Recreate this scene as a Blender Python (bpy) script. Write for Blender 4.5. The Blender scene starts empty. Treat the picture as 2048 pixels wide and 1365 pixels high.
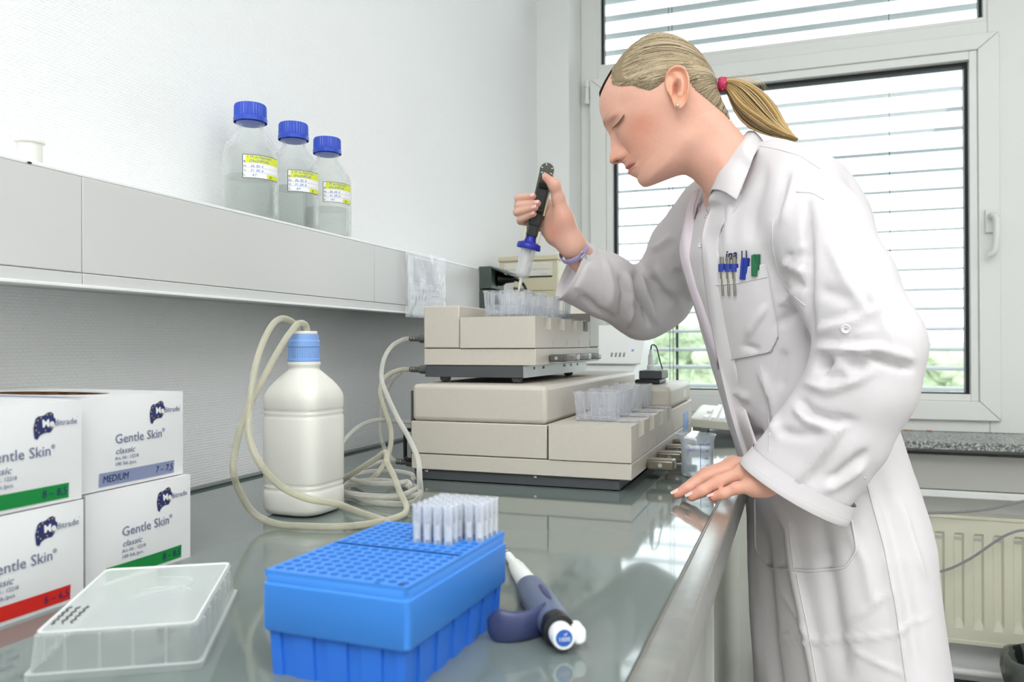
import bpy, bmesh, math, random
import numpy as np
from mathutils import Vector, Matrix, Euler, noise

random.seed(7)
rng = np.random.default_rng(11)
SC = bpy.context.scene
COL = SC.collection
PI = math.pi

# ------------------------------------------------------------------ camera
cam_data = bpy.data.cameras.new('camera')
cam = bpy.data.objects.new('camera', cam_data)
COL.objects.link(cam)
yaw, pitch, roll = 0.345545, 0.005379, -0.002932
_f = Vector((-math.sin(yaw)*math.cos(pitch), math.cos(yaw)*math.cos(pitch), math.sin(pitch)))
_r = Vector((math.cos(yaw), math.sin(yaw), 0))
_u = _r.cross(_f)
_r2 = _r*math.cos(roll) + _u*math.sin(roll)
_u2 = _u*math.cos(roll) - _r*math.sin(roll)
_m = Matrix((_r2, _u2, -_f)).transposed().to_4x4()
_m.translation = Vector((0, 0, 1.12))
cam.matrix_world = _m
cam_data.sensor_width = 36.0
cam_data.lens = 1585.4/2048*36
cam_data.clip_start = 0.02
cam_data.clip_end = 500
cam_data.dof.use_dof = True
cam_data.dof.focus_distance = 1.16
cam_data.dof.aperture_fstop = 8.0
SC.camera = cam

# ------------------------------------------------------------------ world and lights
world = bpy.data.worlds.new('overcast_sky')
SC.world = world
world.use_nodes = True
_bg = world.node_tree.nodes['Background']
_bg.inputs['Color'].default_value = (0.90, 0.96, 1.0, 1)
_bg.inputs['Strength'].default_value = 3.8

def area_light(name, loc, sx, sy, power, rot=(0, 0, 0), col=(1, 1, 1), portal=False):
    l = bpy.data.lights.new(name, 'AREA')
    l.shape = 'RECTANGLE'; l.size = sx; l.size_y = sy; l.energy = power; l.color = col
    o = bpy.data.objects.new(name, l); COL.objects.link(o)
    o.location = loc; o.rotation_euler = rot
    if portal: l.cycles.is_portal = True
    return o
# unseen added fill lights under the ceiling; the rear one stands for bounced flash
area_light('ceiling_fill_light', (0.25, -1.0, 2.86), 1.6, 1.6, 58, col=(0.97, 0.985, 1.0))
area_light('ceiling_fill_light', (0.75, 1.25, 2.86), 1.3, 1.3, 5, col=(0.97, 0.985, 1.0))
area_light('ceiling_fill_light', (1.75, 0.1, 2.86), 1.4, 1.6, 24, col=(0.97, 0.985, 1.0))
area_light('window_portal', (0.05, 3.25, 1.8), 1.75, 2.1, 1, rot=(-PI/2, 0, 0), portal=True)

vs = SC.view_settings
vs.view_transform = 'Standard'
vs.look = 'None'
vs.gamma = 1.0
vs.use_curve_mapping = False
vs.exposure = 0.06
SC.cycles.max_bounces = 6
SC.cycles.diffuse_bounces = 4
SC.cycles.glossy_bounces = 3
SC.cycles.transmission_bounces = 4
SC.cycles.transparent_max_bounces = 14
SC.cycles.use_adaptive_sampling = True
SC.cycles.adaptive_threshold = 0.08
SC.cycles.adaptive_min_samples = 16
SC.cycles.sample_clamp_indirect = 6.0
SC.cycles.use_denoising = True

# ------------------------------------------------------------------ helpers
def lin(c):
    return tuple(((x/255)/12.92 if x/255 <= 0.04045 else ((x/255+0.055)/1.055)**2.4) for x in c)

def srgb(h):
    return lin((int(h[0:2], 16), int(h[2:4], 16), int(h[4:6], 16)))

MATS = {}
def mat(name, col, rough=0.5, metal=0.0, spec=0.5, trans=0.0, ior=1.45, sss=0.0, sssr=(1, .5, .3), sss_scale=0.01,
        coat=0.0, bump=None, var=None, sheen=0.0, emit=None):
    """col: sRGB hex. bump=(scale, strength, distance). var=(scale, amount)"""
    m = bpy.data.materials.new(name); m.use_nodes = True
    nt = m.node_tree; N = nt.nodes; L = nt.links
    b = N['Principled BSDF']
    c = srgb(col) if isinstance(col, str) else col
    b.inputs['Base Color'].default_value = (*c, 1)
    b.inputs['Roughness'].default_value = rough
    b.inputs['Metallic'].default_value = metal
    b.inputs['Specular IOR Level'].default_value = spec
    b.inputs['Transmission Weight'].default_value = trans
    b.inputs['IOR'].default_value = ior
    b.inputs['Coat Weight'].default_value = coat
    b.inputs['Sheen Weight'].default_value = sheen
    if sss:
        b.inputs['Subsurface Weight'].default_value = sss
        b.inputs['Subsurface Radius'].default_value = sssr
        b.inputs['Subsurface Scale'].default_value = sss_scale
    if emit:
        b.inputs['Emission Color'].default_value = (*emit[0], 1); b.inputs['Emission Strength'].default_value = emit[1]
    tc = None
    if bump or var:
        tc = N.new('ShaderNodeTexCoord')
    if bump:
        nz = N.new('ShaderNodeTexNoise'); nz.inputs['Scale'].default_value = bump[0]; nz.inputs['Detail'].default_value = 4
        bp = N.new('ShaderNodeBump'); bp.inputs['Strength'].default_value = bump[1]; bp.inputs['Distance'].default_value = bump[2]
        L.new(tc.outputs['Object'], nz.inputs['Vector']); L.new(nz.outputs['Fac'], bp.inputs['Height'])
        L.new(bp.outputs['Normal'], b.inputs['Normal'])
    if var:
        nz = N.new('ShaderNodeTexNoise'); nz.inputs['Scale'].default_value = var[0]; nz.inputs['Detail'].default_value = 5
        mx = N.new('ShaderNodeMix'); mx.data_type = 'RGBA'
        a = tuple(max(0, x*(1-var[1])) for x in c); d = tuple(min(1, x*(1+var[1])) for x in c)
        mx.inputs[6].default_value = (*a, 1); mx.inputs[7].default_value = (*d, 1)
        L.new(tc.outputs['Object'], nz.inputs['Vector']); L.new(nz.outputs['Fac'], mx.inputs[0])
        L.new(mx.outputs[2], b.inputs['Base Color'])
    MATS[name] = m
    return m

def clear_mat(name, tint='ffffff', body='f4f6f8', lo=0.08, hi=0.75, rough=0.05, power=2.0):
    """thin clear plastic: see-through face on, whiter and shinier at grazing angles"""
    m = bpy.data.materials.new(name); m.use_nodes = True
    nt = m.node_tree; N = nt.nodes; L = nt.links
    b = N['Principled BSDF']; out = N['Material Output']
    b.inputs['Base Color'].default_value = (*srgb(body), 1); b.inputs['Roughness'].default_value = rough
    t = N.new('ShaderNodeBsdfTransparent'); t.inputs['Color'].default_value = (*srgb(tint), 1)
    lw = N.new('ShaderNodeLayerWeight'); lw.inputs['Blend'].default_value = 0.5
    pw = N.new('ShaderNodeMath'); pw.operation = 'POWER'; pw.inputs[1].default_value = power
    mr = N.new('ShaderNodeMapRange'); mr.inputs['To Min'].default_value = lo; mr.inputs['To Max'].default_value = hi
    ms = N.new('ShaderNodeMixShader')
    L.new(lw.outputs['Facing'], pw.inputs[0]); L.new(pw.outputs[0], mr.inputs['Value']); L.new(mr.outputs[0], ms.inputs['Fac'])
    L.new(t.outputs[0], ms.inputs[1]); L.new(b.outputs[0], ms.inputs[2]); L.new(ms.outputs[0], out.inputs['Surface'])
    MATS[name] = m
    return m

def tag(o, label=None, cat=None, group=None, kind=None):
    if label: o['label'] = label
    if cat: o['category'] = cat
    if group: o['group'] = group
    if kind: o['kind'] = kind
    return o

def thing(name, label, cat, loc=(0, 0, 0), rotz=0.0, group=None, kind=None, rot=None):
    o = bpy.data.objects.new(name, None); COL.objects.link(o)
    o.location = loc
    o.rotation_euler = rot if rot else (0, 0, rotz)
    o.empty_display_size = 0.02
    return tag(o, label, cat, group, kind)

def link_mesh(name, me, mats, parent=None, smooth=None, bevel=None, world=False):
    o = bpy.data.objects.new(name, me); COL.objects.link(o)
    for m in (mats if isinstance(mats, (list, tuple)) else [mats]):
        me.materials.append(MATS[m] if isinstance(m, str) else m)
    if smooth is not None and len(me.polygons):
        me.polygons.foreach_set('use_smooth', [True]*len(me.polygons))
        if smooth < 179:
            me.set_sharp_from_angle(angle=math.radians(smooth))
    if bevel:
        b = o.modifiers.new('bevel', 'BEVEL'); b.width = bevel[0]; b.segments = bevel[1]; b.limit_method = 'ANGLE'
        b.angle_limit = math.radians(30)
        b.harden_normals = False
        if smooth is None:
            me.polygons.foreach_set('use_smooth', [True]*len(me.polygons)); me.set_sharp_from_angle(angle=math.radians(50))
    if parent is not None:
        o.parent = parent
        if world:
            bpy.context.view_layer.update()
            pm = Matrix.LocRotScale(parent.location, parent.rotation_euler, None)
            if parent.parent is not None:
                pm = Matrix.LocRotScale(parent.parent.location, parent.parent.rotation_euler, None) @ parent.matrix_parent_inverse @ pm
            o.matrix_parent_inverse = pm.inverted()
    return o

class MB:
    def __init__(self): self.v = []; self.f = []; self.m = []
    def add(self, vs, fs, mi=0):
        k = len(self.v)
        self.v += [tuple(map(float, x)) for x in vs]
        self.f += [tuple(i+k for i in f) for f in fs]
        self.m += [mi]*len(fs)
        return self
    def box(self, x0, x1, y0, y1, z0, z1, mi=0):
        vs = [(x, y, z) for z in (z0, z1) for y in (y0, y1) for x in (x0, x1)]
        return self.add(vs, [(0, 2, 3, 1), (4, 5, 7, 6), (0, 1, 5, 4), (2, 6, 7, 3), (0, 4, 6, 2), (1, 3, 7, 5)], mi)
    def prism(self, poly, a0, a1, axis='z', mi=0):
        """poly: 2-D points ccw; extruded along axis from a0 to a1"""
        n = len(poly)
        def P(p, a):
            return (p[0], p[1], a) if axis == 'z' else ((p[0], a, p[1]) if axis == 'y' else (a, p[0], p[1]))
        vs = [P(p, a0) for p in poly]+[P(p, a1) for p in poly]
        fs = [tuple(range(n))[::-1], tuple(range(n, 2*n))]+[(i, (i+1) % n, n+(i+1) % n, n+i) for i in range(n)]
        return self.add(vs, fs, mi)
    def rings(self, rings, closed=True, cap0=True, cap1=True, mi=0):
        n = len(rings[0]); vs = [p for r in rings for p in r]; fs = []
        for i in range(len(rings)-1):
            for j in range(n if closed else n-1):
                a = i*n+j; b = i*n+(j+1) % n
                fs.append((a, b, b+n, a+n))
        if cap0: fs.append(tuple(range(n))[::-1])
        if cap1: fs.append(tuple(range((len(rings)-1)*n, len(rings)*n)))
        return self.add(vs, fs, mi)
    def lathe(self, prof, n=32, c=(0, 0, 0), mi=0, cap0=True, cap1=True, axis='z'):
        rs = []
        for r, z in prof:
            ring = []
            for k in range(n):
                a = 2*PI*k/n
                p = (r*math.cos(a), r*math.sin(a), z)
                if axis == 'y': p = (p[0], p[2], -p[1])
                if axis == 'x': p = (p[2], p[1], -p[0])
                ring.append((p[0]+c[0], p[1]+c[1], p[2]+c[2]))
            rs.append(ring)
        return self.rings(rs, True, cap0, cap1, mi)
    def tube(self, pts, r, n=10, mi=0, flat=None, cap=True):
        pts = [Vector(p) for p in pts]; m = len(pts)
        rr = r if isinstance(r, (list, tuple, np.ndarray)) else [r]*m
        t0 = (pts[1]-pts[0]).normalized()
        up = Vector((0, 0, 1)) if abs(t0.z) < .9 else Vector((1, 0, 0))
        nrm = (up-t0*up.dot(t0)).normalized()
        rs = []
        for i in range(m):
            t = (pts[min(i+1, m-1)]-pts[max(i-1, 0)]).normalized()
            nrm = (nrm-t*nrm.dot(t)).normalized(); bi = t.cross(nrm)
            fl = flat if flat else 1.0
            rs.append([tuple(pts[i]+nrm*(rr[i]*math.cos(2*PI*k/n))+bi*(rr[i]*fl*math.sin(2*PI*k/n))) for k in range(n)])
        return self.rings(rs, True, cap, cap, mi)
    def sphere(self, c, r, n=16, m=10, mi=0):
        rx, ry, rz = r if isinstance(r, (list, tuple)) else (r, r, r)
        rs = []
        for i in range(m+1):
            a = PI*i/m; s = max(math.sin(a), .02)
            rs.append([(c[0]+rx*s*math.cos(2*PI*k/n), c[1]+ry*s*math.sin(2*PI*k/n), c[2]-rz*math.cos(a)) for k in range(n)])
        return self.rings(rs, True, True, True, mi)
    def xform(self, M):
        self.v = [tuple(M @ Vector(p)) for p in self.v]; return self
    def mesh(self, name):
        me = bpy.data.meshes.new(name); me.from_pydata(self.v, [], self.f)
        if any(self.m): me.polygons.foreach_set('material_index', self.m)
        me.update(); return me
    def build(self, name, mats, parent=None, smooth=None, bevel=None, world=False):
        return link_mesh(name, self.mesh(name), mats, parent, smooth, bevel, world)

def spline(pts, n=8):
    """Catmull-Rom through 3-D points"""
    P = [np.array(p, float) for p in pts]; P = [2*P[0]-P[1]]+P+[2*P[-1]-P[-2]]
    out = []
    for i in range(1, len(P)-2):
        for k in range(n):
            t = k/n
            out.append(.5*((2*P[i])+(-P[i-1]+P[i+1])*t+(2*P[i-1]-5*P[i]+4*P[i+1]-P[i+2])*t*t+(-P[i-1]+3*P[i]-3*P[i+1]+P[i+2])*t**3))
    out.append(P[-2]); return out

def rbox_poly(x0, x1, y0, y1, r, n=5):
    out = []
    for cx, cy, a0 in ((x1-r, y1-r, 0), (x0+r, y1-r, 90), (x0+r, y0+r, 180), (x1-r, y0+r, 270)):
        for k in range(n+1):
            a = math.radians(a0+90*k/n); out.append((cx+r*math.cos(a), cy+r*math.sin(a)))
    return out

def text_mesh(body, size, shear=0.0, align='LEFT', ext=0.00012, bold=0.0, spacing=1.0):
    cu = bpy.data.curves.new('txt', 'FONT'); cu.body = body; cu.size = size; cu.shear = shear; cu.align_x = align
    cu.extrude = ext; cu.offset = bold; cu.resolution_u = 2; cu.space_character = spacing
    o = bpy.data.objects.new('txt', cu); COL.objects.link(o)
    dg = bpy.context.evaluated_depsgraph_get()
    me = bpy.data.meshes.new_from_object(o.evaluated_get(dg))
    bpy.data.objects.remove(o); bpy.data.curves.remove(cu)
    me.materials.clear()
    return me

def text(body, size, m, parent, M, name='print', width=None, **kw):
    """M maps text plane (x right, y up, z out) to parent space"""
    me = text_mesh(body, size, **kw)
    if width and len(me.vertices):
        xs = [v.co.x for v in me.vertices]; s = width/max(1e-6, max(xs)-min(xs))
        for v in me.vertices: v.co.x *= s
    me.transform(M)
    return link_mesh(name, me, m, parent)

def frame_mat(o, x, y):
    x = Vector(x).normalized(); z = x.cross(Vector(y)).normalized(); y = z.cross(x)
    m = Matrix((x, y, z)).transposed().to_4x4(); m.translation = Vector(o); return m

def copy_tree(o, parent=None):
    c = o.copy(); COL.objects.link(c)
    if parent is not None: c.parent = parent
    for ch in list(o.children): copy_tree(ch, c)
    return c

# ------------------------------------------------------------------ materials of the room
def wallpaper(name, col, ax):
    m = mat(name, col, rough=.6, spec=.3)
    nt = m.node_tree; N = nt.nodes; L = nt.links; b = N['Principled BSDF']
    tc = N.new('ShaderNodeTexCoord'); sp = N.new('ShaderNodeSeparateXYZ'); cb = N.new('ShaderNodeCombineXYZ')
    L.new(tc.outputs['Object'], sp.inputs[0]); L.new(sp.outputs[ax], cb.inputs[0]); L.new(sp.outputs[2], cb.inputs[1])
    br = N.new('ShaderNodeTexBrick')
    br.inputs['Scale'].default_value = 1.0; br.inputs['Brick Width'].default_value = .0085; br.inputs['Row Height'].default_value = .0042
    br.inputs['Mortar Size'].default_value = .0009; br.inputs['Mortar Smooth'].default_value = 1.0
    br.inputs['Color1'].default_value = (1, 1, 1, 1); br.inputs['Color2'].default_value = (.6, .6, .6, 1); br.inputs['Mortar'].default_value = (0, 0, 0, 1)
    nz = N.new('ShaderNodeTexNoise'); nz.inputs['Scale'].default_value = 160
    ad = N.new('ShaderNodeMath'); ad.operation = 'ADD'
    bp = N.new('ShaderNodeBump'); bp.inputs['Strength'].default_value = .42; bp.inputs['Distance'].default_value = .0011
    L.new(cb.outputs[0], br.inputs['Vector']); L.new(cb.outputs[0], nz.inputs['Vector'])
    L.new(br.outputs['Color'], ad.inputs[0]); L.new(nz.outputs['Fac'], ad.inputs[1])
    L.new(ad.outputs[0], bp.inputs['Height']); L.new(bp.outputs['Normal'], b.inputs['Normal'])
    return m
wallpaper('wallpaper_white', 'f5f6f6', 1)
wallpaper('wallpaper_white_front', 'f1f2f1', 0)
mat('plaster_white', 'efefec', rough=.7, bump=(90, .15, .001))
mat('ceiling_white', 'f2f2ef', rough=.9)
mat('floor_grey', 'b2b4b0', rough=.4, var=(30, .25), bump=(60, .1, .001))
mat('window_plastic', 'eaebe8', rough=.32, spec=.5)
mat('gasket_black', '16181b', rough=.5)
mat('slat_metal', 'b4b9bb', rough=.5, metal=.0, var=(8, .06))
mat('cord_dark', '3a3f42', rough=.7)
mat('radiator_enamel', 'd9d7c3', rough=.35, var=(20, .04))
mat('duct_metal', 'd2d2d0', rough=.42, var=(4, .05), bump=(150, .05, .0005))
mat('grey_enamel', 'b9b8b3', rough=.5, var=(6, .05))
mat('cable_grey', '8d8f90', rough=.5)
mat('black_plastic', '141516', rough=.38)
mat('brass_stain', 'b5764a', rough=.7)

def granite():
    m = mat('granite', '8c8e8b', rough=.25)
    nt = m.node_tree; N = nt.nodes; L = nt.links; b = N['Principled BSDF']
    tc = N.new('ShaderNodeTexCoord'); vo = N.new('ShaderNodeTexVoronoi'); vo.inputs['Scale'].default_value = 260
    nz = N.new('ShaderNodeTexNoise'); nz.inputs['Scale'].default_value = 140; nz.inputs['Detail'].default_value = 6
    r = N.new('ShaderNodeValToRGB'); e = r.color_ramp.elements
    e[0].position = .3; e[0].color = (.02, .022, .022, 1); e[1].position = .68; e[1].color = (.62, .63, .6, 1)
    k = e.new(.48); k.color = (.2, .21, .2, 1)
    mx = N.new('ShaderNodeMix'); mx.data_type = 'RGBA'; mx.blend_type = 'OVERLAY'; mx.inputs[0].default_value = .35
    L.new(tc.outputs['Object'], vo.inputs['Vector']); L.new(tc.outputs['Object'], nz.inputs['Vector'])
    L.new(nz.outputs['Fac'], r.inputs['Fac']); L.new(r.outputs['Color'], mx.inputs[6]); bw = N.new('ShaderNodeRGBToBW'); L.new(vo.outputs['Color'], bw.inputs[0]); L.new(bw.outputs[0], mx.inputs[7])
    L.new(mx.outputs[2], b.inputs['Base Color'])
granite()

def pane_mat():
    m = bpy.data.materials.new('window_glass'); m.use_nodes = True
    nt = m.node_tree; N = nt.nodes; L = nt.links
    g = N.new('ShaderNodeBsdfGlossy'); g.inputs['Roughness'].default_value = .02
    t = N.new('ShaderNodeBsdfTransparent'); t.inputs['Color'].default_value = (.97, .99, .985, 1)
    fr = N.new('ShaderNodeFresnel'); fr.inputs['IOR'].default_value = 1.35
    ms = N.new('ShaderNodeMixShader')
    L.new(fr.outputs[0], ms.inputs[0]); L.new(t.outputs[0], ms.inputs[1]); L.new(g.outputs[0], ms.inputs[2])
    L.new(ms.outputs[0], N['Material Output'].inputs['Surface']); MATS['window_glass'] = m
pane_mat()

# ------------------------------------------------------------------ room shell
XW, YW, YF, ZC = -.875, 2.705, 2.87, 2.88           # left wall, window wall, window frame plane, ceiling
def struct(name, mb, m, **kw): return tag(mb.build(name, m, **kw), kind='structure')
struct('floor', MB().box(-1.0, 2.7, -2.3, 3.2, -.1, 0), 'floor_grey')
struct('ceiling', MB().box(-1.0, 2.7, -2.3, 3.2, ZC, ZC+.1), 'ceiling_white')
struct('wall_left', MB().box(-1.0, XW, -2.6, 3.1, 0, ZC), 'wallpaper_white')
struct('wall_right', MB().box(2.6, 2.7, -2.6, 3.1, 0, ZC), 'plaster_white')
struct('wall_back', MB().box(XW, 2.6, -2.3, -2.2, 0, ZC), 'plaster_white')
wf = MB()
wf.box(XW, -.757, YW, 3.02, 0, ZC)                     # pier left of the window
wf.box(.97, 2.6, YW, 3.02, 0, ZC)                      # wall right of the window
wf.box(-.757, .97, YW, 3.02, 0, .816)                  # parapet
wf.box(-.757, .97, YW, 3.02, 2.80, ZC)                 # lintel
struct('wall_front', wf, 'wallpaper_white_front')
struct('baseboard_front', MB().box(XW, 2.6, YW-.012, YW, 0, .11), 'cord_dark')

# window sill of granite
sill = tag(MB().box(-.757, .97, YW, YF+.03, .816, .838).box(-.86, 1.02, 2.565, YW, .816, .838).build('window_sill', 'granite', bevel=(.002, 2)),
           'speckled grey granite window sill under the white window', 'window sill')

# window
win = tag(bpy.data.objects.new('window_1', None), kind='structure'); COL.objects.link(win); win.location = (-.06, YF, .838)
def wpart(name, mb, m, **kw): return mb.build(name, m, win, world=True, **kw)
fd = .075
frame = MB()
frame.box(-.757, -.694, YF, YF+fd, .838, 2.80)
frame.box(.571, .700, YF, YF+fd, .838, 2.80)
frame.box(-.694, .571, YF, YF+fd, .838, .905)
frame.box(-.694, .571, YF, YF+fd, 2.085, 2.148)
frame.box(-.694, .571, YF, YF+fd, 2.70, 2.80)
wpart('window_frame', frame, 'window_plastic', bevel=(.003, 2))
post = MB().box(.7015, .97, YF+.004, YF+fd, .838, 2.80)
wpart('window_post', post, 'window_plastic', bevel=(.003, 2))
# glazing bead of the upper light
b = MB()
for x0, x1, z0, z1 in ((-.694, -.684, 2.148, 2.70), (.561, .571, 2.148, 2.70), (-.684, .561, 2.148, 2.160), (-.684, .561, 2.69, 2.70)):
    b.box(x0, x1, YF+.006, YF+.04, z0, z1)
wpart('glazing_bead', b, 'window_plastic')
b = MB()
for x0, x1, z0, z1 in ((-.684, -.675, 2.160, 2.69), (.552, .561, 2.160, 2.69), (-.675, .552, 2.160, 2.164), (-.675, .552, 2.686, 2.69)):
    b.box(x0, x1, YF+.03, YF+.06, z0, z1)
wpart('gasket', b, 'gasket_black')
wpart('pane', MB().box(-.676, .553, YF+.038, YF+.042, 2.162, 2.688), 'window_glass')
# opening sash below: four mitred pieces
x0, x1, z0, z1 = -.718, .600, .878, 2.102
xi0, xi1, zi0, zi1 = -.6585, .5395, .9385, 2.0515
ys0, ys1 = YF-.02, YF+.05
g = .0005
def mitre(poly, nm): wpart(nm, MB().prism(poly, ys1, ys0, axis='y'), 'window_plastic', bevel=(.0025, 2))
mitre([(x0, z0), (xi0-g, zi0), (xi0-g, zi1), (x0, z1)][::-1], 'sash_stile')
mitre([(x1, z0), (x1, z1), (xi1+g, zi1), (xi1+g, zi0)][::-1], 'sash_stile')
mitre([(x0+g, z0-g), (x1-g, z0-g), (xi1, zi0-g), (xi0, zi0-g)][::-1], 'sash_rail')
mitre([(x0+g, z1+g), (xi0, zi1+g), (xi1, zi1+g), (x1-g, z1+g)][::-1], 'sash_rail')
gx0, gx1, gz0, gz1 = -.635, .517, .9595, 2.0245
b = MB()
for a0, a1, c0, c1 in ((xi0, gx0, zi0, zi1), (gx1, xi1, zi0, zi1), (gx0, gx1, zi0, gz0), (gx0, gx1, gz1, zi1)):
    b.box(a0, a1, YF-.013, YF+.03, c0, c1)
wpart('glazing_bead', b, 'window_plastic', bevel=(.002, 2))
b = MB()
for a0, a1, c0, c1 in ((gx0, gx0+.012, gz0, gz1), (gx1-.010, gx1, gz0, gz1), (gx0+.012, gx1-.010, gz0, gz0+.004), (gx0+.012, gx1-.010, gz1-.012, gz1)):
    b.box(a0, a1, YF+.012, YF+.045, c0, c1)
wpart('gasket', b, 'gasket_black')
wpart('pane', MB().box(gx0+.005, gx1-.005, YF+.02, YF+.024, gz0+.002, gz1-.005), 'window_glass')
# handle
hd = MB().box(.556, .588, YF-.032, YF-.02, 1.468, 1.542)
hobj = wpart('handle_plate', hd, 'window_plastic', bevel=(.004, 3))
pts = spline([(.572, YF-.03, 1.520), (.573, YF-.055, 1.519), (.579, YF-.066, 1.508), (.580, YF-.068, 1.470), (.577, YF-.067, 1.425), (.570, YF-.062, 1.402), (.560, YF-.056, 1.396)], 6)
wpart('handle_lever', MB().tube(pts, [.011]*6+[.0105]*(len(pts)-6), 12), 'window_plastic', smooth=60)
hg = MB()
for zz0, zz1, rr in ((2.012, 2.026, .0095), (2.028, 2.072, .0075), (2.074, 2.095, .0095)):
    hg.lathe([(rr*.6, zz0-.002), (rr, zz0), (rr, zz1), (rr*.6, zz1+.002)], 14, (-.728, YF-.022, 0))
wpart('hinge', hg, 'window_plastic', smooth=40)
wpart('stain', MB().box(.325, .345, YF-.0006, YF+.001, .8385, .8405).box(.39, .407, YF-.0006, YF+.001, .8385, .841), 'brass_stain')

# external venetian blind, every slat a part
YB = 3.075
bl = thing('venetian_blind', 'grey metal external venetian blind hanging outside the window', 'blind', (-.05, YB, .95))
sl = MB(); prof = []
for k in range(9):
    t = -1+2*k/8
    yy = t*.040; zz = .006*(1-t*t)
    c, s = math.cos(math.radians(6.5)), math.sin(math.radians(6.5))
    prof.append((yy*c-zz*s, yy*s+zz*c))
outl = prof+[(a, b2-.0022) for a, b2 in prof[::-1]]
sl.prism(outl[::-1], -.72, .655, axis='x')
slat_me = sl.mesh('slat'); slat_me.materials.append(MATS['slat_metal'])
slat_me.polygons.foreach_set('use_smooth', [True]*len(slat_me.polygons)); slat_me.set_sharp_from_angle(angle=.6)
for i in range(27):
    o = bpy.data.objects.new('slat', slat_me); COL.objects.link(o); o.parent = bl
    o.location = (.05, 0, .016+.0688*i+.0015*math.sin(i*2.1))
for xx, rr, zt in ((.304, .0013, 2.75), (-.442, .0012, 2.75), (-.455, .0012, 2.75)):
    MB().tube([(xx, YB-.045, .93), (xx, YB-.045, zt)], rr, 6).build('ladder_cord', 'cord_dark', bl, world=True)
MB().tube([(-.4366, YB+.02, .93), (-.4366, YB+.02, 1.20)], .005, 8).build('guide_rod', 'cord_dark', bl, world=True)

# cable trunking under the sill, radiator, heating pipe, cables
tk = thing('parapet_trunking', 'grey metal cable trunking running below the granite sill', 'cable trunking', (0, 2.66, .665))
MB().box(-.86, 1.02, 2.64, YW, .690, .792).build('cover', 'grey_enamel', tk, world=True, bevel=(.002, 2))
MB().box(-.86, 1.02, 2.632, YW, .667, .688).build('lip', 'window_plastic', tk, world=True, bevel=(.003, 2))
rd = thing('radiator', 'cream enamelled panel radiator below the window', 'radiator', (.5, 2.63, .24))
RY = 2.625
rb = MB()
nfl = 30; xs0, pit = -.25, .0505
prof = []
for i in range(nfl):
    x = xs0+i*pit
    prof += [(x, RY), (x+.020, RY), (x+.025, RY+.007), (x+.043, RY+.007), (x+.0485, RY)]
prof.append((xs0+nfl*pit, RY))
ring = [(p[0], p[1]) for p in prof]
def rrow(z, k): return [(x, RY+(y-RY)*k, z) for x, y in ring]
rws = [rrow(.255, 0), rrow(.290, 0), rrow(.302, 1), rrow(.560, 1), rrow(.568, 0), rrow(.610, 0)]
rb.rings(rws, closed=False, cap0=False, cap1=False)
rb.box(xs0, xs0+nfl*pit, RY+.008, RY+.055, .250, .614)
rb.build('front_panel', 'radiator_enamel', rd, world=True)
MB().box(xs0-.004, xs0+nfl*pit+.004, RY-.003, RY+.058, .608, .618).build('top_cover', 'radiator_enamel', rd, world=True, bevel=(.002, 2))
MB().box(xs0-.002, xs0+nfl*pit+.002, RY-.001, RY+.05, .243, .257).build('bottom_edge', 'radiator_enamel', rd, world=True, bevel=(.002, 2))
for i in range(nfl):
    x = xs0+i*pit+.034
    MB().add([(x-.013, RY+.0065, .304), (x+.013, RY+.0065, .304), (x+.010, RY-.001, .288), (x-.010, RY-.001, .288), (x, RY+.0068, .322)],
             [(0, 3, 2, 1), (0, 1, 4), (0, 4, 3), (1, 2, 4), (2, 3, 4)]).build('flute_foot', 'radiator_enamel', rd, world=True) if i >= 9 else None
    if i >= 9:
        MB().box(x-.012, x+.012, RY+.0055, RY+.0075, .545, .555).build('flute_slot', 'grey_enamel', rd, world=True)
tag(MB().tube([(-.8, 2.665, .150), (2.0, 2.665, .150)], .012, 14).build('heating_pipe', 'window_plastic', smooth=60),
    'white heating pipe running along the wall under the radiator', 'pipe')
tag(MB().tube(spline([(.18, 2.60, .42), (.36, 2.575, .455), (.45, 2.57, .50), (.55, 2.56, .585), (.62, 2.56, .603), (.75, 2.56, .595), (1.0, 2.57, .56)], 8), .0035, 8).build('loose_cable', 'cable_grey', smooth=60),
    'grey cable sagging across the radiator front', 'cable')
tag(MB().tube(spline([(.25, 2.60, .615), (.36, 2.58, .628), (.50, 2.57, .650), (.62, 2.56, .690), (.85, 2.56, .74), (1.0, 2.56, .76)], 8), .0033, 8).build('loose_cable', 'cable_grey', smooth=60),
    'grey cable rising above the radiator under the trunking', 'cable')

# waste bin with a dark plastic liner
mat('bin_liner', '5c615c', rough=.3, bump=(40, .5, .004))
wb = thing('waste_bin', 'dark grey plastic lined waste bin beside the radiator', 'waste bin', (.645, 2.40, 0))
MB().lathe([(.085, 0), (.10, .02), (.128, .29), (.131, .302), (.127, .302), (.122, .285), (.094, .025), (.0, .02)], 36, cap0=True, cap1=False).build('bin_body', 'black_plastic', wb, smooth=50)
rs = []
for kk, (r, z) in enumerate(((.124, .20), (.137, .235), (.143, .262), (.142, .288), (.136, .304), (.128, .306), (.122, .292), (.112, .22), (.096, .08), (.06, .05))):
    rs.append([(r*(1+.022*math.sin(7*a+kk*.6)+.012*math.sin(17*a+kk))*math.cos(a), r*(1+.022*math.sin(7*a+kk*.6)+.012*math.sin(17*a+kk))*math.sin(a), z+.004*math.sin(5*a)) for a in [2*PI*j/64 for j in range(64)]])
MB().rings(rs, cap0=False, cap1=True).build('bin_liner', 'bin_liner', wb, smooth=60)

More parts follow.
